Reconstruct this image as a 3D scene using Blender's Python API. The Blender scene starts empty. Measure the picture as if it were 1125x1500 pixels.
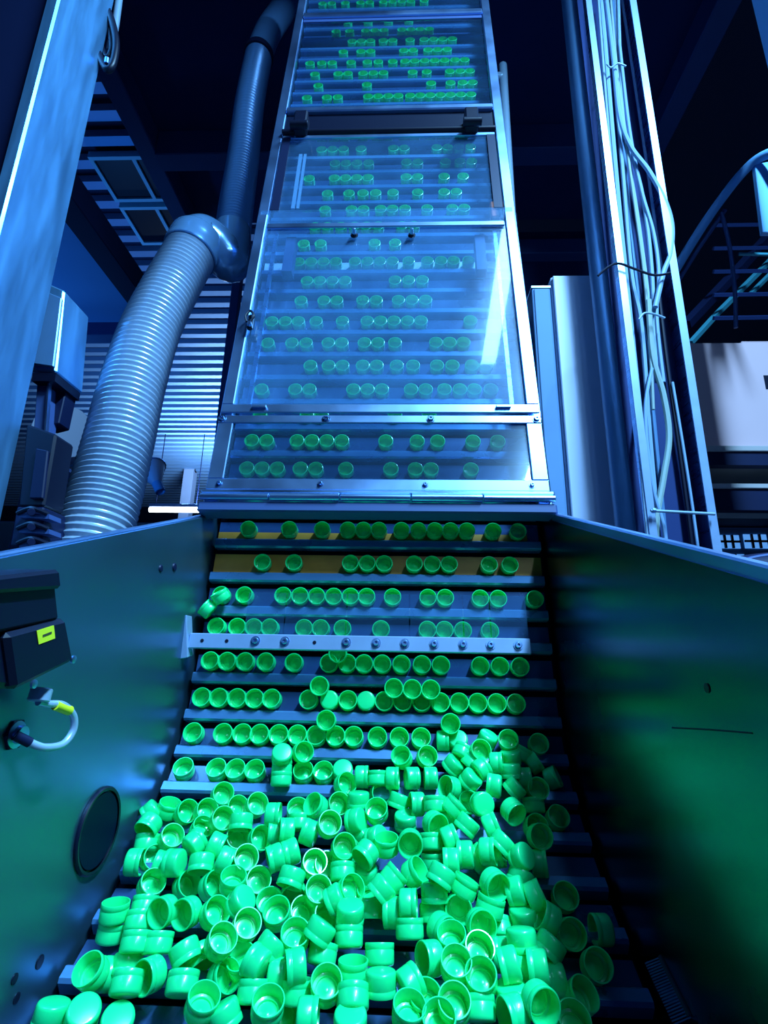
import bpy, bmesh, math, random
from mathutils import Vector, Matrix
random.seed(7)
SC = bpy.context.scene
COL = SC.collection
R = math.radians
H = 1.45                                   # eye height above the hall floor

# ------------------------------------------------------------------ camera
FPX = 780.0
PSI, TH, RHO = R(2.2), R(15.6), R(1.05)
CAM = Vector((0.05, 0.0, H))
_F = Vector((-math.sin(PSI)*math.cos(TH), math.cos(PSI)*math.cos(TH), math.sin(TH)))
_r0 = Vector((math.cos(PSI), math.sin(PSI), 0))
_U0 = _r0.cross(_F)
_r = _r0*math.cos(RHO) + _U0*math.sin(RHO)
_U = _U0*math.cos(RHO) - _r0*math.sin(RHO)
cd = bpy.data.cameras.new('camera'); cam = bpy.data.objects.new('camera', cd); COL.objects.link(cam)
cd.sensor_fit = 'VERTICAL'; cd.sensor_height = 36; cd.lens = 36*FPX/1500; cd.clip_start = 0.02
m = Matrix((_r, _U, -_F)).transposed().to_4x4(); m.translation = CAM
cam.matrix_world = m
SC.camera = cam

# ------------------------------------------------------------------ light and exposure
SC.view_settings.view_transform = 'Standard'; SC.view_settings.look = 'None'
SC.view_settings.gamma = 1; SC.view_settings.use_curve_mapping = False
SC.view_settings.exposure = 0.0
SC.cycles.max_bounces = 10; SC.cycles.transparent_max_bounces = 16; SC.cycles.glossy_bounces = 5
SC.cycles.sample_clamp_indirect = 6
wd = bpy.data.worlds.new('World'); SC.world = wd; wd.use_nodes = True
wd.node_tree.nodes['Background'].inputs[0].default_value = (0.008, 0.07, 0.42, 1)
wd.node_tree.nodes['Background'].inputs[1].default_value = 0.10

def area(name, loc, size, power, color, rot=(0, 0, 0)):
    l = bpy.data.lights.new(name, 'AREA'); l.shape = 'RECTANGLE'
    l.size = size[0]; l.size_y = size[1]; l.energy = power; l.color = color
    o = bpy.data.objects.new(name, l); COL.objects.link(o); o.location = loc; o.rotation_euler = rot
    return o
KEYC = (0.26, 0.60, 1.0); DEEP = (0.03, 0.26, 1.0)
area('near_tube_light', (0.645, -0.34, H+2.80), (0.10, 0.98), 8, KEYC)                   # short tube under the mezzanine
area('key_tube_light', (1.20, -0.38, H+2.80), (0.10, 1.25), 390, KEYC)                    # two tubes in line farther right
area('second_tube_light', (1.20, -2.05, H+2.80), (0.10, 1.25), 45, KEYC)
area('far_bay_light', (-3.3, 9.0, H+2.62), (1.2, 0.4), 280, (0.35, 0.62, 1.0), (math.pi, 0, 0))
area('mid_bay_fill', (-3.4, 4.6, H+1.5), (0.3, 1.2), 24, DEEP, (math.pi, 0, 0))  # added upward fill for the nearer ceiling ribs, no fitting there
area('near_bay_fill', (-3.2, 2.4, H+0.9), (0.3, 1.2), 15, DEEP, (math.pi, 0, 0))  # invented uplight that brightens the blue soffit panel

# ------------------------------------------------------------------ projection helpers
def ray(px, py): return _F + _r*((px-562.5)/FPX) + _U*((750-py)/FPX)
def at(px, py, Y):
    d = ray(px, py); return CAM + d*(Y/d.y)
def atx(px, py, X):
    d = ray(px, py); return CAM + d*((X-CAM.x)/d.x)
def atz(px, py, up):
    d = ray(px, py); return CAM + d*(up/d.z)
def proj(p):
    q = p-CAM; z = q.dot(_F)
    return 562.5+FPX*q.dot(_r)/z, 750-FPX*q.dot(_U)/z, z

# ------------------------------------------------------------------ materials
def newmat(name):
    M = bpy.data.materials.new(name); M.use_nodes = True
    n = M.node_tree.nodes; n.clear()
    out = n.new('ShaderNodeOutputMaterial')
    return M, n, M.node_tree.links, out
def principled(name, col, rough=0.5, metal=0.0, noise=0.0, nscale=20, bump=0.0, stretch=None, spec=0.5, rvar=0.0, coat=0.0):
    M, n, L, out = newmat(name)
    b = n.new('ShaderNodeBsdfPrincipled'); L.new(b.outputs[0], out.inputs[0])
    b.inputs['Roughness'].default_value = rough; b.inputs['Metallic'].default_value = metal
    b.inputs['Specular IOR Level'].default_value = spec; b.inputs['Coat Weight'].default_value = coat
    b.inputs['Base Color'].default_value = (*col, 1)
    if noise or bump or rvar:
        tc = n.new('ShaderNodeTexCoord'); mp = n.new('ShaderNodeMapping'); L.new(tc.outputs['Object'], mp.inputs[0])
        if stretch: mp.inputs['Scale'].default_value = stretch
        t = n.new('ShaderNodeTexNoise'); t.inputs['Scale'].default_value = nscale; t.inputs['Detail'].default_value = 5
        L.new(mp.outputs[0], t.inputs[0])
        if noise:
            cr = n.new('ShaderNodeMix'); cr.data_type = 'RGBA'
            cr.inputs[6].default_value = (*[c*(1-noise) for c in col], 1); cr.inputs[7].default_value = (*[min(1, c*(1+noise)) for c in col], 1)
            L.new(t.outputs[0], cr.inputs[0]); L.new(cr.outputs[2], b.inputs['Base Color'])
        if rvar:
            mr = n.new('ShaderNodeMapRange'); mr.inputs[3].default_value = max(0.02, rough-rvar); mr.inputs[4].default_value = rough+rvar
            mr.inputs[1].default_value = 0.3; mr.inputs[2].default_value = 0.7
            L.new(t.outputs[0], mr.inputs[0]); L.new(mr.outputs[0], b.inputs['Roughness'])
        if bump:
            bp_ = n.new('ShaderNodeBump'); bp_.inputs['Strength'].default_value = bump; bp_.inputs['Distance'].default_value = 0.002
            L.new(t.outputs[0], bp_.inputs['Height']); L.new(bp_.outputs[0], b.inputs['Normal'])
    return M
def emit(name, col, s):
    M, n, L, out = newmat(name); e = n.new('ShaderNodeEmission')
    e.inputs[0].default_value = (*col, 1); e.inputs[1].default_value = s; L.new(e.outputs[0], out.inputs[0]); return M
def clear(name, haze, gloss, tint=(0.84, 0.93, 0.98), rough=0.16, hz=(0.22, 0.54, 0.98)):
    M, n, L, out = newmat(name)
    tr = n.new('ShaderNodeBsdfTransparent'); tr.inputs[0].default_value = (*tint, 1)
    df = n.new('ShaderNodeBsdfDiffuse'); df.inputs[0].default_value = (*hz, 1)
    g1 = n.new('ShaderNodeBsdfGlossy'); g1.inputs[0].default_value = (0.8, 0.9, 1, 1); g1.inputs[1].default_value = rough
    g2 = n.new('ShaderNodeBsdfGlossy'); g2.inputs[1].default_value = 0.03
    tc = n.new('ShaderNodeTexCoord'); t = n.new('ShaderNodeTexNoise'); t.inputs['Scale'].default_value = 9; t.inputs['Detail'].default_value = 6
    L.new(tc.outputs['Object'], t.inputs[0])
    mr = n.new('ShaderNodeMapRange'); mr.inputs[1].default_value = 0.3; mr.inputs[2].default_value = 0.7
    mr.inputs[3].default_value = haze*0.6; mr.inputs[4].default_value = haze*1.4; L.new(t.outputs[0], mr.inputs[0])
    m1 = n.new('ShaderNodeMixShader'); L.new(mr.outputs[0], m1.inputs[0]); L.new(tr.outputs[0], m1.inputs[1]); L.new(df.outputs[0], m1.inputs[2])
    m2 = n.new('ShaderNodeMixShader'); m2.inputs[0].default_value = gloss; L.new(m1.outputs[0], m2.inputs[1]); L.new(g1.outputs[0], m2.inputs[2])
    fr = n.new('ShaderNodeFresnel'); ge = n.new('ShaderNodeNewGeometry'); mi = n.new('ShaderNodeMapRange')
    mi.inputs[3].default_value = 1.50; mi.inputs[4].default_value = 1/1.50        # same reflectance from both sides of the sheet
    L.new(ge.outputs['Backfacing'], mi.inputs[0]); L.new(mi.outputs[0], fr.inputs[0])
    m3 = n.new('ShaderNodeMixShader'); L.new(fr.outputs[0], m3.inputs[0]); L.new(m2.outputs[0], m3.inputs[1]); L.new(g2.outputs[0], m3.inputs[2])
    L.new(m3.outputs[0], out.inputs[0]); return M
def capmat():
    M, n, L, out = newmat('green_polypropylene')
    b = n.new('ShaderNodeBsdfPrincipled'); b.inputs['Base Color'].default_value = (0.012, 0.92, 0.28, 1)
    b.inputs['Roughness'].default_value = 0.3; b.inputs['Specular IOR Level'].default_value = 0.5; b.inputs['Coat Weight'].default_value = 0.5; b.inputs['Coat Roughness'].default_value = 0.12
    t = n.new('ShaderNodeBsdfTranslucent'); t.inputs[0].default_value = (0.01, 0.95, 0.035, 1)
    mx = n.new('ShaderNodeMixShader'); mx.inputs[0].default_value = 0.20
    L.new(b.outputs[0], mx.inputs[1]); L.new(t.outputs[0], mx.inputs[2]); L.new(mx.outputs[0], out.inputs[0]); return M
MT = dict(
    steel=principled('brushed_steel', (0.34, 0.56, 0.90), 0.30, 1, 0.12, 6, 0.05, (1, 1, 14), rvar=0.08),
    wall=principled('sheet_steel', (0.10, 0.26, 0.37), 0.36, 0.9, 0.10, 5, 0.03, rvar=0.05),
    wall_r=principled('shaded_sheet_steel', (0.045, 0.125, 0.17), 0.25, 1, 0.10, 5, 0.03, rvar=0.04),  # same steel as the left wall, shade put into a darker colour
    gap=principled('belt_gap_black', (0.002, 0.004, 0.012), 0.7, spec=0.1),
    bar=principled('dull_bar_steel', (0.34, 0.48, 0.72), 0.33, 0.45, 0.15, 25, 0.03),
    alu=principled('aluminium', (0.30, 0.48, 0.80), 0.36, 1, 0.06, 8, rvar=0.06),
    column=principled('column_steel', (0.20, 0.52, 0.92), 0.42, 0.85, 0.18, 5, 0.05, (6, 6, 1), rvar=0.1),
    belt=principled('belt_slat_grey', (0.03, 0.08, 0.20), 0.27, 0.3, 0.15, 12, rvar=0.06, coat=0.4),
    cleat=principled('cleat_grey', (0.09, 0.24, 0.46), 0.30, 0.4, 0.12, 12, rvar=0.06, coat=0.3),
    orange=principled('orange_belt_slat', (0.80, 0.28, 0.025), 0.5, 0, 0.4, 18),
    pale=principled('pale_belt_slat', (0.55, 0.66, 0.82), 0.4, 0.1),
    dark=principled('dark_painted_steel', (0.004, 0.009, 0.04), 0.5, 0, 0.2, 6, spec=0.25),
    black=principled('black_plastic', (0.003, 0.005, 0.018), 0.4, spec=0.3),
    navy=principled('navy_wall_paint', (0.012, 0.03, 0.12), 0.75, 0, 0.2, 3, spec=0.2),
    navy2=principled('navy_beam_paint', (0.035, 0.075, 0.22), 0.6, 0, 0.15, 4),
    rib=principled('galvanised_ceiling_rib', (0.24, 0.42, 0.66), 0.5, 0.3),
    ceil=principled('ceiling_valley', (0.015, 0.03, 0.08), 0.8),
    plate=principled('blue_grey_panel', (0.16, 0.42, 0.75), 0.6, 0, 0.1, 2),
    frame=principled('skylight_frame', (0.25, 0.75, 0.95), 0.5),
    hose=principled('duct_plastic', (0.46, 0.60, 0.76), 0.26, 0.4, 0.1, 30, coat=0.3),
    hose2=principled('blue_duct_plastic', (0.10, 0.24, 0.46), 0.34, 0.25, coat=0.2),
    cuff=principled('clear_duct_cuff', (0.14, 0.30, 0.52), 0.2, 0.4, coat=0.5),
    duct=principled('dull_duct_paint', (0.12, 0.24, 0.42), 0.6, 0, 0.08, 6, spec=0.2),
    cab=principled('cabinet_paint', (0.44, 0.50, 0.66), 0.45, 0, 0.05, 3),
    pipe=principled('painted_pipe', (0.12, 0.26, 0.46), 0.35, 0.3, 0.2, 8),
    cable=principled('grey_cable', (0.22, 0.36, 0.55), 0.45),
    cableY=principled('olive_cable', (0.26, 0.36, 0.34), 0.5),
    box=principled('white_carton', (0.56, 0.36, 0.38), 0.7, 0, 0.05, 6),
    wood=principled('shelf_board', (0.40, 0.36, 0.36), 0.45, 0, 0.2, 10),
    yellow=principled('yellow_label', (0.80, 0.85, 0.02), 0.5),
    ink=principled('label_ink', (0.05, 0.06, 0.02), 0.6),
    red=principled('orange_red_plastic', (0.85, 0.16, 0.05), 0.4),
    conduit=principled('grey_blue_conduit', (0.36, 0.52, 0.68), 0.3, 0.3),
    teal=principled('teal_rail_paint', (0.05, 0.30, 0.38), 0.45, 0.2),
    floor=principled('hall_floor', (0.06, 0.08, 0.12), 0.5, 0, 0.2, 2),
    pane=clear('polycarbonate', 0.11, 0.05),
    pane_mid=clear('polycarbonate_mid', 0.06, 0.04),
    pane_low=clear('polycarbonate_low', 0.028, 0.03),
    pane_top=clear('polycarbonate_top', 0.018, 0.012),  # clearest sheet, least diffuse haze
    flap=clear('soft_clear_flap', 0.03, 0.04, rough=0.1),
    cap=capmat(),
    tube=emit('fluorescent_tube', (0.75, 0.88, 1.0), 12),
    win=emit('far_window_daylight', (0.10, 0.35, 0.9), 0.9),
)

# ------------------------------------------------------------------ mesh helpers
def nb(): return bmesh.new()
def quad(bm, a, b, c, d): return bm.faces.new([bm.verts.new(v) for v in (a, b, c, d)])
def hexa(bm, p):                           # p: 4 bottom corners, then 4 top corners
    v = [bm.verts.new(q) for q in p]
    for f in ((0, 3, 2, 1), (4, 5, 6, 7), (0, 1, 5, 4), (1, 2, 6, 5), (2, 3, 7, 6), (3, 0, 4, 7)): bm.faces.new([v[i] for i in f])
def box(bm, lo, hi):
    x0, y0, z0 = lo; x1, y1, z1 = hi
    hexa(bm, [(x0, y0, z0), (x1, y0, z0), (x1, y1, z0), (x0, y1, z0), (x0, y0, z1), (x1, y0, z1), (x1, y1, z1), (x0, y1, z1)])
def basis(ax):
    ax = ax.normalized(); h = Vector((0, 0, 1)) if abs(ax.z) < 0.9 else Vector((1, 0, 0))
    u = h.cross(ax).normalized(); return u, ax.cross(u), ax
def lathe(bm, prof, o, ax, seg=24):        # prof: (radius, offset along ax)
    o = Vector(o); u, w, ax = basis(Vector(ax)); rings = []
    for (rr, zz) in prof:
        if rr < 1e-6: rings.append([bm.verts.new(o+ax*zz)])
        else: rings.append([bm.verts.new(o+ax*zz+(u*math.cos(2*math.pi*i/seg)+w*math.sin(2*math.pi*i/seg))*rr) for i in range(seg)])
    for A, B in zip(rings, rings[1:]):
        for i in range(seg):
            j = (i+1) % seg
            if len(A) == 1 and len(B) == 1: continue
            if len(A) == 1: bm.faces.new((A[0], B[j], B[i]))
            elif len(B) == 1: bm.faces.new((A[i], A[j], B[0]))
            else: bm.faces.new((A[i], A[j], B[j], B[i]))
def cyl(bm, a, b, r, seg=14):
    a = Vector(a); b = Vector(b); l = (b-a).length
    e = min(r*0.12, l*0.2)
    lathe(bm, [(0, 0), (r-e, 0), (r, e), (r, l-e), (r-e, l), (0, l)], a, b-a, seg)
def smooth_path(pts, n):
    pts = [Vector(p) for p in pts]; out = []
    if len(pts) == 2: return [pts[0].lerp(pts[1], i/n) for i in range(n+1)]
    segs = len(pts)-1
    for k in range(n+1):
        t = k/n*segs; i = min(int(t), segs-1); f = t-i
        p0 = pts[max(i-1, 0)]; p1 = pts[i]; p2 = pts[i+1]; p3 = pts[min(i+2, segs)]
        out.append(0.5*((2*p1)+(p2-p0)*f+(2*p0-5*p1+4*p2-p3)*f*f+(3*p1-p0-3*p2+p3)*f**3))
    return out
def tube(bm, pts, rad, seg=12, n=None, caps=True):
    P = smooth_path(pts, n or 10*(len(pts)-1)) if n != 0 else [Vector(p) for p in pts]
    rings = []; u = None
    for i, p in enumerate(P):
        t = (P[min(i+1, len(P)-1)]-P[max(i-1, 0)]).normalized()
        if u is None: u = basis(t)[0]
        u = (u-t*u.dot(t)).normalized(); w = t.cross(u)
        rr = rad(i, len(P)) if callable(rad) else rad
        rings.append([bm.verts.new(p+(u*math.cos(2*math.pi*k/seg)+w*math.sin(2*math.pi*k/seg))*rr) for k in range(seg)])
    for A, B in zip(rings, rings[1:]):
        for k in range(seg):
            j = (k+1) % seg; bm.faces.new((A[k], A[j], B[j], B[k]))
    if caps: bm.faces.new(rings[0][::-1]); bm.faces.new(rings[-1])
ORG = {}
def obj(name, bm, mat, parent=None, smooth=False, bevel=0.0, label=None, kind=None):
    if bevel:
        bmesh.ops.bevel(bm, geom=list(bm.edges), offset=bevel, segments=1, affect='EDGES', clamp_overlap=True)
    bmesh.ops.recalc_face_normals(bm, faces=bm.faces[:])
    if parent is not None: o0 = ORG[parent.name]
    else:
        xs = [v.co for v in bm.verts]
        o0 = Vector(((min(v.x for v in xs)+max(v.x for v in xs))/2, (min(v.y for v in xs)+max(v.y for v in xs))/2, min(v.z for v in xs)))
    bmesh.ops.translate(bm, verts=bm.verts[:], vec=-o0)
    me = bpy.data.meshes.new(name); bm.to_mesh(me); bm.free()
    me.materials.append(MT[mat] if isinstance(mat, str) else mat)
    if smooth:
        for p in me.polygons: p.use_smooth = True
        try: me.set_sharp_from_angle(angle=R(40))
        except Exception: pass
    o = bpy.data.objects.new(name, me); COL.objects.link(o)
    if parent is not None: o.parent = parent
    else: o.location = o0
    ORG[o.name] = o0
    if label: o['label'] = label
    if kind: o['kind'] = kind
    return o
def thing(name, loc, label, cat, group=None):
    o = bpy.data.objects.new(name, None); o.empty_display_size = 0.05; COL.objects.link(o)
    o.location = Vector(loc); ORG[o.name] = Vector(loc)
    o['label'] = label; o['category'] = cat
    if group: o['group'] = group
    return o
def tag(o, label, cat, group=None):
    o['label'] = label; o['category'] = cat
    if group: o['group'] = group
    return o
def B1(fn, *a, **k):
    bm = nb(); fn(bm, *a, **k); return bm

# ------------------------------------------------------------------ belt profile (a across, s up along the belt, n out of it)
W = 0.307
_ctrl = [(0.340, -0.512), (0.470, -0.434), (0.580, -0.370), (0.640, -0.336), (0.694, -0.305), (0.765, -0.262), (0.832, -0.212), (0.878, -0.163),
         (0.903, -0.118), (0.920, -0.068), (0.935, -0.005), (0.955, 0.108), (0.975, 0.236)]
_pts = [Vector((0, y, z+H)) for y, z in _ctrl]
_dense = smooth_path(_pts, 240)
UPT = Vector((0, 0.1737, 0.985)).normalized(); UPN = Vector((0, -UPT.z, UPT.y))
_dense.append(_dense[-1]+UPT*2.7)
_len = [0.0]
for p, q in zip(_dense, _dense[1:]): _len.append(_len[-1]+(q-p).length)
_S0 = _len[-2]                              # arc length where s = 0
def fr(s):
    L_ = s+_S0; i = 0
    lo, hi = 0, len(_len)-2
    while lo < hi:
        mid = (lo+hi+1)//2
        if _len[mid] <= L_: lo = mid
        else: hi = mid-1
    i = lo
    f = (L_-_len[i])/(_len[i+1]-_len[i])
    p = _dense[i].lerp(_dense[i+1], f)
    if i >= len(_len)-2: T = UPT.copy()
    else:
        a = _dense[max(i-3, 0)]; b = _dense[min(i+4, len(_dense)-2)]; T = (b-a).normalized()
    return p, T, Vector((0, -T.z, T.y))
def P(a, s, n):
    p, T, N = fr(s); return p+Vector((a, 0, 0))+N*n
def belt_n(p):                              # height of a point above the belt
    best = None
    q = Vector((0, p.y, p.z))
    for i in range(0, len(_dense)-2, 2):
        d = (q-_dense[i]).length_squared
        if best is None or d < best[0]: best = (d, i)
    if best[1] >= len(_dense)-5: return (q-_dense[-2]).dot(UPN)
    i = best[1]; T = (_dense[i+1]-_dense[max(i-1, 0)]).normalized()
    return (q-_dense[i]).dot(Vector((0, -T.z, T.y)))
def bbox(bm, a0, a1, s0, s1, n0, n1):       # box in belt coordinates, flat along its own row
    p, T, N = fr((s0+s1)/2); h = (s1-s0)/2; X = Vector((1, 0, 0))
    c = [p+X*a+T*t+N*n for n in (n0, n1) for (a, t) in ((a0, -h), (a1, -h), (a1, h), (a0, h))]
    hexa(bm, c)
def on_n(px, py, n):                        # (a, s) on the straight upper plane at offset n
    o = _dense[-2]+UPN*n; d = ray(px, py); p = CAM+d*((o-CAM).dot(UPN)/d.dot(UPN))
    return p.x, (p-o).dot(UPT)
def row_s(py, n=0.014, lo=-0.9, hi=2.6):    # s of the row seen at picture height py on the centre line
    for _ in range(40):
        mid = (lo+hi)/2
        if proj(P(0, mid, n))[1] > py: lo = mid
        else: hi = mid
    return (lo+hi)/2
def row_a(px, s, n=0.014):
    x0, _, z = proj(P(0, s, n)); x1 = proj(P(0.1, s, n))[0]
    return 0.1*(px-x0)/(x1-x0)
# ================================================================== the hall
obj('floor', B1(box, (-13, -4, -0.1), (13, 16, 0)), 'floor', kind='structure')
CEIL = H+4.0
ceil = obj('ceiling', B1(box, (-13, -4, CEIL+0.06), (13, 16, CEIL+0.16)), 'ceil', kind='structure')
bm = nb(); box(bm, (-12.6, -0.042, 0), (-0.1, 0.042, 0.07))
rb = obj('rib', bm, 'rib', ceil); rb.location = Vector((0, 1.4, CEIL-0.015))-ORG['ceiling']
for v in rb.data.vertices: v.co += ORG['ceiling']
for i in range(1, 62):
    c = rb.copy(); COL.objects.link(c); c.parent = ceil; c.location = Vector((0, 1.4+0.205*i, CEIL-0.015))-ORG['ceiling']
obj('wall_back', B1(box, (-13, 15.8, 0), (13, 16, CEIL)), 'plate', kind='structure')
obj('wall_left', B1(box, (-13.2, -4, 0), (-13, 16, CEIL)), 'navy', kind='structure')
obj('wall_right', B1(box, (13, -4, 0), (13.2, 16, CEIL)), 'navy', kind='structure')
obj('wall_front', B1(box, (-13, -4.2, 0), (13, -4, CEIL)), 'navy', kind='structure')

# mezzanine slab over the machine, with its edge beams
SL = H+3.0
xl = atz(214, 205, 3.0).x; xr = atz(1012, 100, 3.0).x
t = thing('mezzanine_slab', ((xl+xr)/2, 1.0, SL), 'dark navy mezzanine underside hanging over the tall conveyor', 'mezzanine')
obj('deck_plate', B1(box, (xl, -2.5, SL+0.02), (xr, 3.1, SL+0.14)), 'navy', t)
obj('edge_beam', B1(box, (xl-0.02, -2.5, SL-0.13), (xl+0.09, 3.1, SL+0.16)), 'navy2', t, bevel=0.006)
obj('edge_beam', B1(box, (xr-0.09, -2.5, SL-0.13), (xr+0.02, 3.1, SL+0.16)), 'navy2', t, bevel=0.006)
yb = atz(560, 203, 3.0).y
obj('cross_beam', B1(box, (xl+0.09, yb-0.06, SL-0.16), (xr-0.09, yb+0.06, SL+0.02)), 'navy2', t, bevel=0.006)
# dark partition behind the machine
x0 = at(395, 420, 3.15).x; x1 = at(955, 420, 3.15).x
t = thing('partition_wall', ((x0+x1)/2, 3.2, 0), 'dark navy partition standing behind the conveyor and the cable tray', 'partition')
obj('panel', B1(box, (x0, 3.17, 0), (x1, 3.25, SL-0.02)), 'navy', t)
zr = at(800, 366, 3.12).z
obj('rail', B1(box, (x0, 3.08, zr-0.06), (x1, 3.17, zr+0.06)), 'navy2', t, bevel=0.006)
# blue panel soffit on the left with its dark edge beams
z2 = H+2.2
pr = atz(192, 440, 2.2); yf = atz(150, 472, 2.2).y; yn = 1.75
t = thing('blue_soffit_panel', (pr.x-0.5, 2.5, z2), 'smooth blue panel hanging under the ribbed ceiling beside the steel column', 'panel')
obj('soffit', B1(box, (pr.x-2.2, yn, z2), (pr.x, yf, z2+0.05)), 'plate', t)
obj('edge_beam', B1(box, (pr.x, yn, z2-0.05), (pr.x+0.13, yf+0.1, z2+0.1)), 'dark', t, bevel=0.005)
obj('edge_beam', B1(box, (pr.x-2.2, yf, z2-0.10), (pr.x, yf+0.1, z2+0.1)), 'navy2', t, bevel=0.005)
# two framed skylights under the ribbed ceiling
def skylight(px0, py0, px1, py1, xs, label):
    zz = 3.955
    a = atz(px0, py0, zz); b = atz(px1, py1, zz)         # near-left corner, far-left corner
    xL = (a.x+b.x)/2; y0, y1 = sorted((a.y, b.y)); xR = atz(*xs, zz).x; w = 0.032
    t = thing('skylight', ((xL+xR)/2, (y0+y1)/2, H+zz), label, 'skylight', 'framed skylights in the ribbed ceiling')
    z0, z1 = H+zz-0.03, H+zz+0.03
    xm = xL+(xR-xL)*0.52
    for (p, q, r_, s_) in ((xL-w, xR+w, y0-w, y0), (xL-w, xR+w, y1, y1+w)): obj('frame_bar', B1(box, (p, r_, z0), (q, s_, z1)), 'frame', t)
    for xx in (xL, xR+w): obj('frame_bar', B1(box, (xx-w, y0, z0), (xx, y1, z1)), 'frame', t)
    obj('mullion', B1(box, (xm-w/2, y0, z0), (xm+w/2, y1, z1)), 'frame', t)
    for (p, q) in ((xL, xm-w/2), (xm+w/2, xR)): obj('pane', B1(box, (p, y0, z0+0.02), (q, y1, z1)), 'black', t)
skylight(138, 231, 172, 288, (252, 231), 'dark skylight with pale cyan frame, nearer and larger of the two')
skylight(183, 304, 211, 352, (275, 304), 'dark skylight with pale cyan frame, farther one just above the duct elbow')

# far bay on the left
z = at(256, 747, 9.0); a = at(219, 747, 9.0); b = at(295, 747, 9.0)
t = thing('fluorescent_lamp', (z.x, 9.0, z.z), 'white glowing tube lamp seen low between the hose and the conveyor', 'lamp')
obj('tube', B1(cyl, Vector((a.x, 9, z.z)), Vector((b.x, 9, z.z)), 0.045, 12), 'tube', t, smooth=True)
obj('housing', B1(box, (a.x, 8.95, z.z+0.045), (b.x, 9.05, z.z+0.10)), 'alu', t)
for xx in (a.x+0.1, b.x-0.1): obj('hanger', B1(cyl, (xx, 9, z.z+0.10), (xx, 9, CEIL+0.06), 0.008, 8), 'dark', t)
for px, py0, py1, Y, wpx, lab, mt in ((309, 400, 775, 4.6, 14, 'slim dark upright seen between the hose and the conveyor rail', 'navy2'),
                             (269, 630, 775, 11.0, 15, 'pale blue far upright with a small lamp bracket', 'cab')):
    zt = at(px, py0, Y); zb = at(px, py1, Y); hw = wpx*Y/FPX/2*1.05
    t = thing('support_post', (zb.x, Y, 0), lab, 'post')
    obj('shaft', B1(box, (zb.x-hw, Y-hw, 0.012), (zb.x+hw, Y+hw, zt.z if Y > 5 else CEIL-0.02)), mt, t, bevel=0.005)
    obj('foot_plate', B1(box, (zb.x-2*hw, Y-2*hw, 0), (zb.x+2*hw, Y+2*hw, 0.012)), mt, t)
    if Y > 5:
        q = at(283, 688, Y); obj('bracket', B1(box, (zb.x+hw, Y-0.06, q.z-0.07), (q.x+0.05, Y+0.06, q.z+0.02)), 'dark', t, bevel=0.005)
# big wrapped pipe and funnel low on the left
a = at(92, 632, 2.1); b = at(150, 705, 3.3)
t = thing('wrapped_pipe', (a+b)/2, 'fat pale blue wrapped pipe running away behind the black toggle clamps', 'pipe')
obj('pipe_body', B1(tube, [a, a.lerp(b, 0.5), b], 0.12, 18), 'cab', t, smooth=True)
for f in (0.12, 0.5, 0.88): obj('band', B1(lathe, [(0.12, -0.012), (0.127, -0.008), (0.127, 0.008), (0.12, 0.012)], a.lerp(b, f), b-a, 18), 'plate', t)
a = at(60, 672, 1.9); b = at(180, 760, 2.6)
t = thing('dark_crossbar', (a+b)/2, 'dark square bar slanting below the wrapped pipe', 'bar')
obj('bar_body', B1(tube, [a, b], 0.045, 4, 0), 'navy2', t); obj('leg', B1(box, (a.x-0.03, a.y-0.03, 0), (a.x+0.03, a.y+0.03, a.z-0.02)), 'dark', t); obj('end_plate', B1(tube, [b, b+(b-a).normalized()*0.01], 0.06, 4, 0), 'dark', t)
c = at(224, 694, 6.0)
t = thing('hopper_funnel', c, 'pale cone shaped funnel behind the ribbed hose, by the glowing tube', 'funnel')
obj('cone', B1(lathe, [(0.06, -0.16), (0.17, 0.08), (0.175, 0.1), (0.16, 0.1), (0.055, -0.15)], c, Vector((-0.5, 0.2, 0.8)), 22), 'cab', t, smooth=True)
obj('spout', B1(lathe, [(0.06, -0.30), (0.06, -0.16), (0.05, -0.16), (0.05, -0.30)], c, Vector((-0.5, 0.2, 0.8)), 22), 'plate', t, smooth=True)
obj('leg', B1(box, (c.x-0.34, c.y+0.18, 0), (c.x-0.30, c.y+0.22, c.z+0.02)), 'plate', t); obj('arm', B1(box, (c.x-0.34, c.y+0.08, c.z-0.02), (c.x-0.05, c.y+0.22, c.z+0.02)), 'plate', t)
obj('rim', B1(lathe, [(0.172, 0.085), (0.185, 0.085), (0.185, 0.1), (0.172, 0.1)], c, Vector((-0.5, 0.2, 0.8)), 22), 'alu', t, smooth=True)

# ================================================================== left column and what hangs on it
cx = -0.70
t = thing('steel_column', (cx-0.2, 0.86, 0), 'tall brushed steel box column at the left edge of the picture', 'column')
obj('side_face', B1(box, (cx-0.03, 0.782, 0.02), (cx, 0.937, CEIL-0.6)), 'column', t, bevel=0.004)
obj('front_face', B1(box, (cx-0.45, 0.80, 0.02), (cx-0.03, 0.937, CEIL-0.6)), 'dark', t, bevel=0.003)  # steel face turned from the lamps, its shade painted as dark colour
obj('foot_plate', B1(box, (cx-0.5, 0.74, 0), (cx+0.04, 0.98, 0.02)), 'dark', t)
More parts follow.
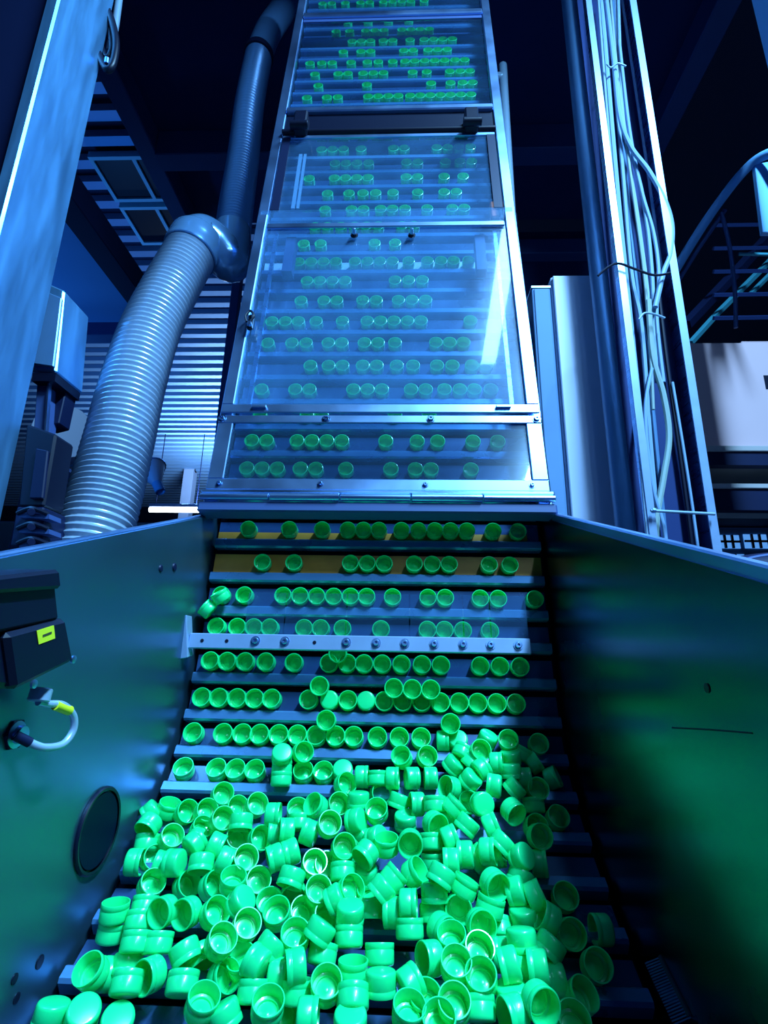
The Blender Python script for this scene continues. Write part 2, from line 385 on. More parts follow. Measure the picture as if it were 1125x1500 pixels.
# shiny junction box
def quadbox(pxs, Y0, Y1):                   # a box whose front outline is given by picture corners at depth Y0
    f = [at(x, y, Y0) for x, y in pxs]; b_ = [v+Vector((0, Y1-Y0, 0)) for v in f]
    bm = nb(); hexa(bm, [f[0], f[1], b_[1], b_[0], f[3], f[2], b_[2], b_[3]]); return bm
c = at(72, 480, 1.0)
t = thing('junction_box', at(72, 545, 1.0), 'shiny steel junction box fixed behind the left column', 'box')
obj('housing', quadbox([(40, 540), (82, 545), (94, 425), (60, 410)], 1.0, 1.10), 'column', t, bevel=0.004)
obj('lid', quadbox([(44, 532), (78, 537), (90, 436), (63, 425)], 0.992, 1.0), 'pipe', t, bevel=0.002)
obj('base_strip', quadbox([(46, 558), (80, 558), (82, 546), (48, 546)], 1.0, 1.09), 'black', t)
t = thing('mounting_channel', at(70, 620, 1.02), 'grey upright channel below the shiny junction box', 'channel')
obj('channel', quadbox([(48, 640), (64, 640), (70, 558), (54, 558)], 1.02, 1.06), 'navy2', t, bevel=0.002)
obj('lip', quadbox([(64, 640), (66, 640), (72, 558), (70, 558)], 1.01, 1.02), 'alu', t)
obj('back_plate', quadbox([(66, 625), (86, 620), (96, 575), (74, 560)], 1.05, 1.09), 'dark', t, bevel=0.002)
t = thing('control_relay', at(50, 740, 0.93), 'black plastic relay box between the left column and the ribbed hose', 'relay')
obj('housing', quadbox([(26, 742), (64, 742), (82, 636), (38, 620)], 0.93, 0.99), 'black', t, bevel=0.004)
obj('cover', quadbox([(42, 730), (62, 730), (70, 660), (52, 656)], 0.922, 0.93), 'dark', t, bevel=0.002)
obj('base', quadbox([(14, 800), (60, 800), (64, 742), (24, 742)], 0.93, 1.0), 'dark', t, bevel=0.003)
for i, yy in enumerate((748, 770, 792)):
    c = at(48, yy, 0.92)
    t = thing('toggle_clamp', c, 'black toggle clamp under the relay box, %s of three' % ('top', 'middle', 'lowest')[i], 'clamp', 'toggle clamps by the left column')
    obj('lever', B1(tube, [at(26, yy+4, 0.915), at(44, yy-3, 0.91), at(58, yy, 0.912), at(70, yy+5, 0.915)], 0.0045, 8), 'black', t, smooth=True)
    obj('pivot', B1(cyl, at(46, yy+2, 0.905), at(46, yy+2, 0.93), 0.007, 12), 'dark', t, smooth=True)
    obj('base', quadbox([(28, yy+10), (72, yy+12), (72, yy+5), (28, yy+4)], 0.915, 0.95), 'navy2', t)
# cables looped at the top of the column
t = thing('black_cable_loop', at(140, 80, 0.93), 'black cable looping down beside the top of the left column', 'cable')
obj('outer_loop', B1(tube, [at(108, -25, 0.93), at(122, 25, 0.93), at(138, 62, 0.93), at(150, 92, 0.93), at(158, 102, 0.93), at(166, 92, 0.93), at(170, 62, 0.93), at(163, 28, 0.93), at(150, -2, 0.93), at(140, -30, 0.93)], 0.0085, 10), 'black', t, smooth=True)
obj('inner_loop', B1(tube, [at(118, -25, 0.94), at(133, 28, 0.94), at(148, 66, 0.94), at(156, 84, 0.94), at(163, 70, 0.94), at(158, 36, 0.94), at(146, 4, 0.94), at(134, -30, 0.94)], 0.006, 10), 'black', t, smooth=True)
obj('connector', B1(cyl, at(156, 94, 0.925), at(157, 86, 0.925), 0.006, 12), 'alu', t, smooth=True)
t = thing('grey_conduit', at(164, 70, 1.02), 'short bright conduit behind the black cable loop at top left', 'conduit')
obj('pipe', B1(tube, [at(178, -30, 1.02), at(170, 30, 1.02), at(163, 70, 1.02)], 0.0095, 12), 'conduit', t, smooth=True)
obj('end_sleeve', B1(cyl, at(164, 62, 1.02), at(161, 78, 1.02), 0.0115, 12), 'alu', t, smooth=True)

# ================================================================== ducts
def hose(bm, pts, r0, r1, pitch, depth, seg=32):
    P_ = smooth_path(pts, 200); L_ = sum((q-p).length for p, q in zip(P_, P_[1:])); n = int(L_/pitch)*6
    P2 = smooth_path(pts, n)
    k6 = [1.0, 0.75, 0.15, 0.0, 0.15, 0.75]
    tube(bm, P2, lambda i, N: (r0+(r1-r0)*i/N)-depth*(1-k6[i % 6]), seg, 0)
t = thing('ribbed_hose', at(175, 650, 1.12), 'thick ribbed translucent extraction hose rising behind the left hopper wall', 'hose')
hp = [at(118, 850, 1.05), at(149, 745, 1.085), at(174, 650, 1.12), at(196, 560, 1.165), at(222, 480, 1.22), at(256, 412, 1.275), at(284, 362, 1.315)]
obj('hose_body', B1(hose, hp, 0.0765, 0.074, 0.0155, 0.0065), 'hose', t, smooth=True)
d = (hp[-1]-hp[-2]).normalized()
e1 = at(336, 392, 1.38); e2 = at(341, 336, 1.40)
t = thing('duct_elbow', hp[-1], 'shiny clear elbow joining the thick hose to the thinner blue duct', 'duct elbow')
obj('cuff', B1(lathe, [(0.070, -0.035), (0.079, -0.035), (0.080, -0.02), (0.078, -0.012), (0.080, 0.0), (0.079, 0.03), (0.072, 0.045), (0.066, 0.045)], hp[-1], d, 32), 'cuff', t, smooth=True)
obj('elbow_body', B1(tube, [hp[-1]+d*0.03, hp[-1]+d*0.055+Vector((0.01, 0.01, 0)), at(318, 362, 1.36), e1+Vector((0, 0, 0.02)), at(340, 366, 1.395), e2], lambda i, N: 0.070-0.014*i/N, 24), 'cuff', t, smooth=True)
t = thing('blue_duct', e2, 'thinner finely ribbed blue duct climbing along the conveyor rail', 'duct')
up = [at(338, 380, 1.39), at(345, 310, 1.42), at(356, 235, 1.48), at(366, 150, 1.54), at(379, 82, 1.60)]
obj('hose_body', B1(hose, up, 0.0575, 0.0545, 0.0155, 0.006, 26), 'hose2', t, smooth=True)
d = (up[-1]-up[-2]).normalized()
obj('collar', B1(lathe, [(0.05, -0.015), (0.060, -0.015), (0.060, 0.015), (0.05, 0.015)], up[-1], d, 26), 'dark', t, smooth=True)
obj('smooth_pipe', B1(tube, [up[-1], at(394, 45, 1.63), at(420, 5, 1.68), at(450, -60, 1.75)], 0.0535, 24), 'hose2', t, smooth=True)

# ================================================================== right side
def vcx(px, py, Y): return at(px, py, Y).x
# blue column top right
t = thing('blue_column', at(1140, 60, 1.05), 'blue steel column just entering the picture at the top right corner', 'column')
xx = at(1104, 20, 1.16).x
obj('shaft', B1(box, (xx, 1.0, H+0.95), (xx+0.18, 1.16, CEIL-0.7)), 'plate', t, bevel=0.004)
for i in range(6): obj('rivet', B1(lathe, [(0.006, 0), (0.005, 0.003), (0, 0.004)], (xx+0.02, 1.0, H+0.98+0.07*i), (0, -1, 0), 10), 'plate', t)
obj('end_cap', B1(box, (xx-0.004, 0.996, H+0.94), (xx+0.184, 1.164, H+0.95)), 'dark', t)
# fat pipe
px_ = vcx(930, 780, 1.5)
t = thing('fat_pipe', (px_, 1.5, 0), 'fat dark blue vertical pipe left of the cable tray', 'pipe')
obj('pipe_body', B1(cyl, (px_, 1.512, 0.01), (px_, 1.512, SL-0.17), 0.0465, 28), 'pipe', t, smooth=True)
obj('flange', B1(lathe, [(0.049, 0), (0.06, 0), (0.06, 0.012), (0.049, 0.012)], (px_, 1.512, 0), (0, 0, 1), 28), 'dark', t)
# cable tray
tx0 = vcx(945, 780, 1.40); tx1 = vcx(1040, 780, 1.40)
t = thing('cable_tray', ((tx0+tx1)/2, 1.43, 0), 'upright steel cable tray full of cables right of the conveyor', 'cable tray')
obj('back_web', B1(box, (tx0, 1.445, 0), (tx1, 1.45, SL-0.18)), 'navy', t)
obj('left_flange', B1(box, (tx0-0.004, 1.37, 0), (tx0, 1.392, SL-0.18)), 'steel', t)
obj('left_lip', B1(box, (tx0-0.004, 1.366, 0), (tx0+0.016, 1.37, SL-0.18)), 'bar', t)
obj('right_flange', B1(box, (tx1, 1.37, 0), (tx1+0.004, 1.45, SL-0.18)), 'steel', t)
obj('right_lip', B1(box, (tx1-0.018, 1.366, 0), (tx1+0.004, 1.37, SL-0.18)), 'bar', t)
# cables: (list of px,py), depth, radius
CAB = [
 ('thin grey cable hugging the left lip of the tray', [(875, -20), (888, 150), (901, 300), (916, 450), (933, 620), (950, 800)], 1.375, 0.0045, 'conduit'),
 ('pale cable behind the long loop, just right of centre', [(901, -20), (907, 110), (921, 230), (936, 330), (949, 430), (956, 520)], 1.41, 0.0055, 'conduit'),
 ('grey cable along the inside of the right tray lip', [(908, -20), (928, 110), (946, 230), (960, 330), (970, 400)], 1.42, 0.005, 'cable'),
 ('thin pale cable lowest on the right of the tray', [(985, 560), (1000, 650), (1014, 740), (1026, 830)], 1.41, 0.004, 'cable'),
 ('thick grey cable along the left lip of the tray', [(879, -20), (893, 150), (906, 300), (921, 450), (938, 620), (955, 800)], 1.385, 0.0085, 'cable'),
 ('grey cable second from the left lip of the tray', [(890, -20), (900, 110), (912, 250), (925, 400), (940, 480), (952, 640), (966, 800)], 1.40, 0.0065, 'cable'),
 ('dark cable in the middle of the tray', [(897, -20), (906, 120), (917, 260), (931, 400), (948, 520), (962, 660), (976, 800)], 1.415, 0.006, 'pipe'),
 ('pale cable that bulges right out of the tray in a long loop', [(886, -20), (899, 90), (908, 170), (924, 215), (950, 250), (972, 290), (984, 330), (982, 372), (972, 400), (960, 450)], 1.372, 0.0075, 'cable'),
 ('grey cable crossing behind the long loop', [(905, -20), (909, 100), (915, 190), (936, 262), (948, 330), (955, 400), (958, 470), (962, 560)], 1.40, 0.006, 'cable'),
 ('slim cable running straight down the middle', [(893, -20), (903, 95), (916, 200), (930, 300), (944, 405), (953, 520), (957, 600)], 1.388, 0.0045, 'cableY'),
 ('grey cable along the right side of the tray', [(907, 60), (922, 190), (940, 280), (957, 340), (965, 400), (962, 465), (972, 560)], 1.392, 0.0055, 'cable'),
 ('olive cable bowed out low in the tray', [(950, 440), (956, 520), (972, 580), (980, 640), (972, 700), (962, 760), (960, 820)], 1.385, 0.0085, 'cableY'),
 ('thin grey cable bowed left low in the tray', [(955, 540), (946, 590), (948, 650), (958, 720), (972, 770), (980, 830)], 1.38, 0.005, 'cable'),
 ('black ribbed cable deep in the right of the tray', [(962, 400), (976, 520), (990, 620), (1004, 720), (1018, 830)], 1.42, 0.006, 'black'),
]
for lab, pts, Y, rr, mt in CAB:
    o = obj('cable', B1(tube, [at(x, y, Y) for x, y in pts], rr, 8), mt, None, smooth=True)
    tag(o, lab, 'cable', 'cables in the upright tray')
TIES = [('pale cable tie near the top of the tray', [(889, 94), (895, 99), (905, 93), (917, 97)], 0.003, 'conduit'),
        ('black twisted wire tie round the pipe and tray at the cabinet top', [(876, 404), (890, 392), (906, 386), (930, 394), (958, 403), (982, 400)], 0.0035, 'black'),
        ('pale cable tie halfway down the tray', [(936, 468), (944, 459), (958, 460), (974, 466)], 0.003, 'conduit')]
for lab, pts, rr, mt in TIES:
    o = obj('cable_tie', B1(tube, [at(x, y, 1.352) for x, y in pts], rr, 8), mt, None, smooth=True); tag(o, lab, 'cable tie')
t = thing('support_rod', at(1000, 752, 1.35), 'thin pale rod lying across the lower part of the cable tray', 'rod')
obj('rod', B1(cyl, at(953, 748, 1.35), at(1047, 753, 1.35), 0.004, 10), 'conduit', t, smooth=True)
obj('nut', B1(cyl, at(955, 748, 1.35), at(960, 748.3, 1.35), 0.007, 6), 'alu', t)
# cabinets
cxl = vcx(808, 400, 1.62); cxr = cxl+0.20; ct = at(840, 401, 1.62).z
t = thing('control_cabinet', ((cxl+cxr)/2, 1.7, 0), 'tall pale blue control cabinet behind the fat pipe', 'cabinet')
obj('carcass', B1(box, (cxl, 1.635, 0.05), (cxr, 1.80, ct)), 'cab', t, bevel=0.004)
obj('door', B1(box, (cxl+0.004, 1.62, 0.08), (cxr-0.004, 1.633, ct-0.006)), 'cab', t, bevel=0.003)
obj('plinth', B1(box, (cxl+0.01, 1.65, 0), (cxr-0.01, 1.78, 0.05)), 'dark', t)
nx0 = vcx(779, 422, 1.64); nt = at(795, 422, 1.64).z
t = thing('side_duct', ((nx0+cxl)/2, 1.7, 0), 'narrow grey steel wiring duct between the conveyor and the pale cabinet', 'wiring duct')
obj('duct_body', B1(box, (nx0, 1.64, 0.0), (cxl-0.003, 1.76, nt)), 'duct', t, bevel=0.003)
obj('cover_strip', B1(box, (nx0+0.006, 1.634, 0.02), (cxl-0.009, 1.64, nt-0.006)), 'duct', t, bevel=0.002)
obj('end_cap', B1(box, (nx0-0.002, 1.636, nt), (cxl-0.003, 1.762, nt+0.006)), 'alu', t)
q = at(797, 418, 1.65); obj('clip', B1(box, (q.x, 1.66, nt+0.006), (q.x+0.018, 1.70, nt+0.022)), 'dark', t)
# little pipe beside the upper rail
a = at(744, 312, 1.74); b_ = at(741, 108, 2.02)
px2 = at(745, 250, 1.80).x
t = thing('bent_pipe', (px2, 1.80, at(745, 380, 1.8).z), 'pale pipe with a bent top beside the right conveyor rail', 'pipe')
zt = at(745, 112, 1.80).z
obj('pipe_body', B1(tube, [(px2, 1.8, 0.0), (px2, 1.8, zt-0.3), (px2, 1.8, zt-0.03), (px2-0.012, 1.8, zt-0.006), (px2-0.05, 1.8, zt), (px2-0.10, 1.8, zt)], 0.019, 14), 'conduit', t, smooth=True)
obj('sleeve', B1(lathe, [(0.019, 0), (0.023, 0), (0.023, 0.05), (0.019, 0.05)], (px2, 1.8, at(745, 330, 1.8).z), (0, 0, 1), 14), 'alu', t)
# hanging wire and plug
t = thing('hanging_plug', at(801, 70, 2.4), 'small black plug hanging on a thin wire in the dark right of the conveyor', 'plug')
obj('wire', B1(tube, [at(764, 0, 2.4), at(770, 32, 2.4), at(783, 55, 2.4), at(795, 60, 2.4), at(808, 45, 2.4), at(815, 10, 2.4), at(818, -10, 2.4)], 0.006, 8), 'black', t, smooth=True)
obj('plug_body', B1(tube, [at(803, 62, 2.4), at(801, 76, 2.4), at(798, 88, 2.4)], lambda i, n: 0.016 if i > 1 else 0.009, 10), 'black', t, smooth=True)
obj('pin', B1(cyl, at(798, 89, 2.4), at(797, 95, 2.4), 0.004, 8), 'alu', t)
# stair handrail
t = thing('stair_handrail', at(1060, 300, 1.65), 'curved blue tube handrail rising at the right edge', 'handrail')
hr = [at(978, 416, 1.74), at(1000, 378, 1.71), at(1030, 330, 1.67), (at(1058, 290, 1.63)), at(1085, 256, 1.58), at(1110, 233, 1.53), at(1140, 222, 1.47), at(1190, 222, 1.38)]
obj('rail', B1(tube, hr, 0.0165, 14), 'plate', t, smooth=True)
obj('lower_rail', B1(tube, [at(990, 418, 1.76), at(1022, 366, 1.71), at(1062, 308, 1.66)], 0.008, 10), 'navy2', t, smooth=True)
obj('baluster', quadbox([(1118, 340), (1140, 340), (1128, 236), (1106, 240)], 1.54, 1.56), 'plate', t, bevel=0.002)
obj('baluster', B1(tube, [at(1057, 312, 1.66), at(1068, 358, 1.66), at(1076, 420, 1.66), at(1078, 480, 1.66)], 0.007, 8), 'navy2', t, smooth=True)
obj('cross_rail', B1(tube, [at(1082, 372, 1.72), at(1180, 374, 1.72)], 0.006, 8), 'teal', t, smooth=True)
t = thing('stair_brace', at(1060, 450, 2.45), 'dark green blue diagonal brace under the handrail above the white carton', 'brace')
obj('brace', B1(tube, [at(1012, 502, 2.45), at(1050, 460, 2.45), at(1130, 380, 2.45)], 0.016, 4, 0), 'teal', t)
obj('brace', B1(tube, [at(1100, 430, 2.45), at(1150, 380, 2.45)], 0.013, 4, 0), 'teal', t)
obj('stringer', B1(tube, [at(1006, 475, 2.5), at(1082, 395, 2.5), at(1150, 320, 2.5)], 0.03, 4, 0), 'dark', t)
for i in range(5):
    y = 330+i*34; o = B1(tube, [at(1045, y, 2.35), at(1180, y-2, 2.35)], 0.012, 4, 0); obj('tread', o, 'navy', t)
# rack with white carton
Yr = 1.95
c0 = at(998, 655, Yr); c1 = at(1190, 655, Yr); ctz = at(1000, 502, Yr).z
sb = at(1060, 657, Yr).z
t = thing('white_carton', ((c0.x+c1.x)/2, Yr+0.15, sb), 'big white carton on the rack board at the right edge', 'carton')
obj('carton_body', B1(box, (c0.x, Yr, sb), (c1.x, Yr+0.33, ctz)), 'box', t, bevel=0.004)
q = at(1120, 560, Yr)
obj('hand_hole', B1(box, (q.x, Yr-0.002, q.z-0.03), (q.x+0.09, Yr, q.z+0.03)), 'black', t)
t2 = at(1100, 488, Yr)
obj('top_flap', B1(box, (t2.x-0.03, Yr+0.02, ctz), (c1.x, Yr+0.30, ctz+0.02)), 'box', t, bevel=0.003)
t = thing('storage_rack', ((c0.x+c1.x)/2, Yr+0.2, 0), 'dark storage rack with two boards carrying the white carton', 'rack')
rx0 = at(1020, 680, Yr).x
s2 = at(1080, 712, Yr).z
obj('shelf_board', B1(box, (rx0-0.05, Yr-0.03, sb-0.022), (c1.x+0.1, Yr+0.4, sb)), 'wood', t, bevel=0.002)
obj('shelf_beam', B1(box, (rx0-0.05, Yr-0.02, sb-0.075), (c1.x+0.1, Yr+0.02, sb-0.022)), 'dark', t)
obj('shelf_board', B1(box, (rx0-0.05, Yr-0.03, s2-0.018), (c1.x+0.1, Yr+0.4, s2)), 'wood', t, bevel=0.002)
obj('shelf_beam', B1(box, (rx0-0.05, Yr-0.02, s2-0.10), (c1.x+0.1, Yr+0.02, s2-0.018)), 'dark', t)
obj('upright', B1(box, (rx0-0.05, Yr+0.36, 0), (rx0, Yr+0.4, s2-0.10)), 'dark', t); obj('upright', B1(box, (c1.x+0.05, Yr+0.36, 0), (c1.x+0.1, Yr+0.4, s2-0.10)), 'dark', t)
# far windows in the end wall
for i, (xa, xb, ya, yb_) in enumerate(((1052, 1082, 784, 803), (1092, 1122, 783, 803), (1050, 1090, 812, 828))):
    Y = 15.78; a = at(xa, yb_, Y); b_ = at(xb, ya, Y)
    wn = obj('window_%d' % (i+1), B1(box, (a.x, Y, a.z), (b_.x, Y+0.02, b_.z)), 'win', kind='structure')
    for k in range(1, 3): xk = a.x+(b_.x-a.x)*k/3; obj('mullion', B1(box, (xk-0.03, Y-0.05, a.z), (xk+0.03, Y, b_.z)), 'dark', wn)
    zk = (a.z+b_.z)/2; obj('crossbar', B1(box, (a.x, Y-0.05, zk-0.03), (b_.x, Y, zk+0.03)), 'dark', wn)
a = at(1040, 838, 1.3); b_ = at(1090, 815, 1.3); c = at(1150, 806, 1.3)
t = thing('black_hood', (b_.x, 1.3, a.z-0.1), 'dark rounded hood just beyond the top edge of the right hopper wall', 'hood')
obj('hood_body', B1(tube, [a+Vector((0, 0, -0.06)), b_+Vector((0, 0, -0.05)), c+Vector((0.1, 0, -0.05))], lambda i, n: 0.04+0.012*min(i, 8)/8, 16), 'dark', t, smooth=True)
obj('seam_strip', B1(tube, [a+Vector((0, -0.03, -0.02)), b_+Vector((0, -0.03, -0.01)), c+Vector((0.1, -0.03, -0.005))], 0.005, 8), 'navy2', t, smooth=True)
# ================================================================== conveyor frame
def screw(bm, a, s, n, r=0.007):
    p = P(a, s, n); N = fr(s)[2]
    lathe(bm, [(r*1.5, 0), (r*1.5, 0.0012), (r, 0.0012), (r, 0.004), (r*0.8, 0.0052), (r*0.45, 0.0052), (r*0.4, 0.003), (0, 0.003)], p, N, 12)
t = thing('conveyor_frame', (0, 0.98, 0), 'tall steel conveyor frame rising in the middle of the picture', 'conveyor')
TOP = 2.42
for sg in (-1, 1):
    lo, hi = sorted((sg*0.288, sg*0.314))
    obj('side_rail', B1(bbox, lo, hi, 0.0, TOP, 0.052, 0.066), 'alu', t, bevel=0.002)
    lo, hi = sorted((sg*0.309, sg*0.314)); obj('side_plate', B1(bbox, lo, hi, 0.0, TOP, -0.07, 0.052), 'steel', t)
for s0, s1 in ((1.243, 1.263), (1.775, 1.797)):
    obj('cross_bar', B1(bbox, -0.288, 0.288, s0, s1, 0.05, 0.072), 'alu', t, bevel=0.003)
obj('shade_band', B1(bbox, -0.287, 0.287, 1.178, 1.243, 0.055, 0.06), 'black', t)  # black plate put in for the unlit opening below the cross bar
obj('lintel_beam', B1(bbox, -0.316, 0.316, -0.002, 0.018, 0.05, 0.084), 'navy2', t, bevel=0.003)
obj('lintel_plate', B1(bbox, -0.314, 0.314, 0.034, 0.042, 0.045, 0.085), 'steel', t, bevel=0.002)
bm = nb()
for k in range(5):
    a0 = -0.314+k*0.1256; cyl(bm, P(a0+0.001, 0.026, 0.085), P(a0+0.1246, 0.026, 0.085), 0.0075 if k % 2 else 0.0062, 12)
obj('hinge_rod', bm, 'steel', t, smooth=True)
obj('leg', B1(box, (-0.36, 1.10, 0), (-0.32, 1.14, H+0.4)), 'steel', t, bevel=0.003)
obj('leg', B1(box, (0.32, 1.10, 0), (0.36, 1.14, H+0.4)), 'steel', t, bevel=0.003)
obj('back_sheet', B1(bbox, -0.308, 0.308, 0.02, TOP, -0.066, -0.06), 'dark', t)
obj('red_sensor', B1(bbox, 0.262, 0.285, 0.84, 0.90, 0.01, 0.035), 'red', t, label='orange red sensor inside the right rail', bevel=0.003)
# hinge line of the second cover
for a in (-0.235, 0.222):
    hb = obj('hinge_block', B1(bbox, a-0.018, a+0.018, 1.125, 1.195, 0.062, 0.10), 'black', t, bevel=0.004)
    obj('hinge_knuckle', B1(cyl, P(a-0.024, 1.128, 0.098), P(a+0.024, 1.128, 0.098), 0.011, 14), 'black', hb, smooth=True)
obj('hinge_shaft', B1(cyl, P(-0.287, 1.142, 0.072), P(0.287, 1.142, 0.072), 0.008, 12), 'black', t, smooth=True)

# covers -----------------------------------------------------------
t = thing('lower_cover', P(0, 0.05, 0.07), 'clear lower conveyor cover with screwed steel frame, just above the hopper', 'cover')
obj('pane', B1(bbox, -0.282, 0.282, 0.062, 0.192, 0.072, 0.076), 'pane_low', t)
for nm, a0, a1, s0, s1 in (('frame_strip', -0.308, 0.308, 0.043, 0.066), ('frame_strip', -0.308, 0.308, 0.188, 0.206), ('frame_strip', -0.308, -0.279, 0.066, 0.188), ('frame_strip', 0.279, 0.308, 0.066, 0.188)):
    obj(nm, B1(bbox, a0, a1, s0, s1, 0.076, 0.081), 'alu', t, bevel=0.0015)
for x, y in ((320, 714), (469, 713), (623, 715), (780, 716)):
    a, s = on_n(x, y, 0.081); obj('screw', B1(screw, a, 0.055, 0.081, 0.0038), 'steel', t, smooth=True)
for x, y in ((324, 620), (477, 621), (631, 622), (787, 623)):
    a, s = on_n(x, y, 0.081); obj('screw', B1(screw, a, 0.197, 0.081, 0.0055), 'steel', t, smooth=True)
t = thing('cover_door', P(0, 0.22, 0.07), 'large clear hinged cover door with the bright lamp reflection', 'cover door')
obj('pane', B1(bbox, -0.302, 0.302, 0.212, 0.812, 0.073, 0.078), 'pane', t)
for a0, a1, s0, s1 in ((-0.306, 0.306, 0.210, 0.230), (-0.280, 0.280, 0.742, 0.757), (-0.306, -0.283, 0.230, 0.79), (0.283, 0.306, 0.230, 0.79)):
    obj('frame_strip', B1(bbox, a0, a1, s0, s1, 0.079, 0.084), 'alu', t, bevel=0.0015)
for a0, a1 in ((-0.262, -0.254), (0.254, 0.262)):
    obj('inner_strip', B1(bbox, a0, a1, 0.232, 0.74, 0.064, 0.072), 'steel', t)
for a0, a1 in ((-0.235, -0.212), (0.212, 0.235)):
    obj('inner_post', B1(bbox, a0, a1, 0.62, 0.735, 0.04, 0.064), 'navy2', t)
for x, y in ((519, 345), (603, 345)):
    a, s = on_n(x, y, 0.084); k = obj('knob', B1(screw, a, s, 0.084, 0.006), 'black', t, smooth=True)
    obj('knob_tip', B1(cyl, P(a, s, 0.088), P(a, s+0.004, 0.10), 0.004, 10), 'alu', k, smooth=True)
for x, y in ((380, 597), (737, 597)):
    a, s = on_n(x, y, 0.084); obj('hinge_tab', B1(bbox, a-0.014, a+0.014, s-0.003, s+0.003, 0.084, 0.090), 'alu', t, bevel=0.001)
a, s = on_n(367, 472, 0.09)
k = obj('latch', B1(bbox, a-0.006, a+0.006, s-0.020, s+0.018, 0.084, 0.096), 'black', t, bevel=0.003, label='black latch')
obj('latch_ring', B1(tube, [P(a-0.005, s-0.008, 0.1), P(a-0.008, s+0.006, 0.102), P(a, s+0.02, 0.102), P(a+0.009, s+0.006, 0.102), P(a+0.004, s-0.008, 0.1)], 0.0025, 8), 'black', k, smooth=True)
obj('latch_bolt', B1(cyl, P(a+0.002, s-0.014, 0.096), P(a+0.002, s-0.014, 0.103), 0.005, 10), 'alu', k, smooth=True)
t = thing('middle_cover', P(0, 0.83, 0.06), 'clear second cover hanging from the two black hinges', 'cover')
obj('pane', B1(bbox, -0.283, 0.283, 0.822, 1.118, 0.064, 0.068), 'pane_mid', t)
for a0, a1, s0, s1 in ((-0.283, -0.262, 0.822, 1.118), (0.262, 0.283, 0.822, 1.118)):
    obj('edge_strip', B1(bbox, a0, a1, s0, s1, 0.069, 0.072), 'dark', t)
for a0, a1 in ((-0.235, -0.226), (-0.222, -0.215)): obj('pale_strip', B1(bbox, a0, a1, 0.84, 1.06, 0.060, 0.0635), 'conduit', t)  # two pale upright strips behind the left of the pane
obj('top_strip', B1(bbox, -0.283, 0.283, 1.118, 1.128, 0.064, 0.071), 'alu', t)
t = thing('top_cover', P(0, 1.3, 0.06), 'clear upper cover between the two bright cross bars', 'cover')
obj('pane', B1(bbox, -0.286, 0.286, 1.265, 1.773, 0.056, 0.060), 'pane_top', t)
obj('top_strip', B1(bbox, -0.286, 0.286, 1.758, 1.773, 0.060, 0.063), 'navy2', t)
t = thing('highest_cover', P(0, 1.82, 0.06), 'dark clear cover above the highest bright cross bar', 'cover')
obj('pane', B1(bbox, -0.286, 0.286, 1.80, 2.40, 0.056, 0.060), 'pane_top', t)
obj('bottom_strip', B1(bbox, -0.286, 0.286, 1.80, 1.812, 0.060, 0.064), 'steel', t)

# ================================================================== belt
rows_open = [777, 826, 875, 922, 973, 1027, 1080, 1133]
SR = [row_s(y) for y in rows_open]
belt_rows = []
for k in range(37, 0, -1): belt_rows.append(SR[0]+0.0645*k)
belt_rows += SR
s = SR[-1]
while s > -0.78: s -= 0.061; belt_rows.append(s)
belt = thing('cleated_belt', P(0, 0, 0), 'steel blue cleated belt carrying rows of green caps', 'belt')
WC = 0.300
for i, s in enumerate(belt_rows[:-1]):
    top = (belt_rows[i-1]-0.036) if i else s+0.024
    lo = s-0.0185; hi = min(top, s+0.031)
    k = i-36                                   # 1 for the topmost open row
    mat = 'orange' if k == 2 else ('pale' if k == -10 else 'belt')
    o = obj('belt_slat', B1(bbox, -WC, WC, lo, hi-0.009, -0.006, 0.0), mat, belt)
    if k == 2: o['label'] = 'orange brown belt slat'
    if k == 1: obj('wear_strip', B1(bbox, -WC, WC*0.93, lo+0.002, s-0.001, 0.0, 0.001), 'orange', belt, label='orange brown strip')
    bm = nb(); p, T, N = fr(s-0.025); X = Vector((1, 0, 0))
    prof = [(-0.010, -0.006), (-0.010, 0.009), (-0.007, 0.0125), (0.005, 0.0125), (0.0075, 0.010), (0.0075, -0.006)]
    va = [bm.verts.new(p-X*WC+T*q[0]+N*q[1]) for q in prof]; vb = [bm.verts.new(p+X*WC+T*q[0]+N*q[1]) for q in prof]
    bm.faces.new(va); bm.faces.new(vb[::-1])
    for j in range(6): bm.faces.new((va[j], va[(j+1) % 6], vb[(j+1) % 6], vb[j]))
    obj('cleat', bm, 'cleat', belt)
bm = nb(); n = 60; prev = None
for i in range(n+1):
    s = -0.80+(TOP+0.80)*i/n
    cur = [bm.verts.new(P(a, s, -0.012)) for a in (-W, W)]
    if prev: bm.faces.new((prev[0], prev[1], cur[1], cur[0]))
    prev = cur
obj('carrier_band', bm, 'gap', belt)

# ================================================================== hopper
hop = thing('feed_hopper', (0, 0.55, 0), 'open steel feed hopper with high side walls round the lower belt', 'hopper')
def edge_z(y): return H+0.268+0.352*(y-0.985)
YF = 0.20
def wall(sg):
    out = [(0.992, edge_z(0.992)), (YF, edge_z(YF)), (YF, H-0.62)]
    low = []
    for i in range(26):
        s = -0.74+(0.0+0.74)*i/25; p = P(0, s, -0.02); low.append((p.y, p.z))
    low = [q for q in low if q[0] > YF]
    poly = out+low
    bm = nb(); x0 = sg*W; x1 = sg*(W+0.003)
    A = [bm.verts.new((x0, y, z)) for y, z in poly]; Bv = [bm.verts.new((x1, y, z)) for y, z in poly]
    bm.faces.new(A); bm.faces.new(Bv[::-1])
    for i in range(len(poly)):
        j = (i+1) % len(poly); bm.faces.new((A[i], A[j], Bv[j], Bv[i]))
    bmesh.ops.triangulate(bm, faces=[f for f in bm.faces if len(f.verts) > 4])
    return bm
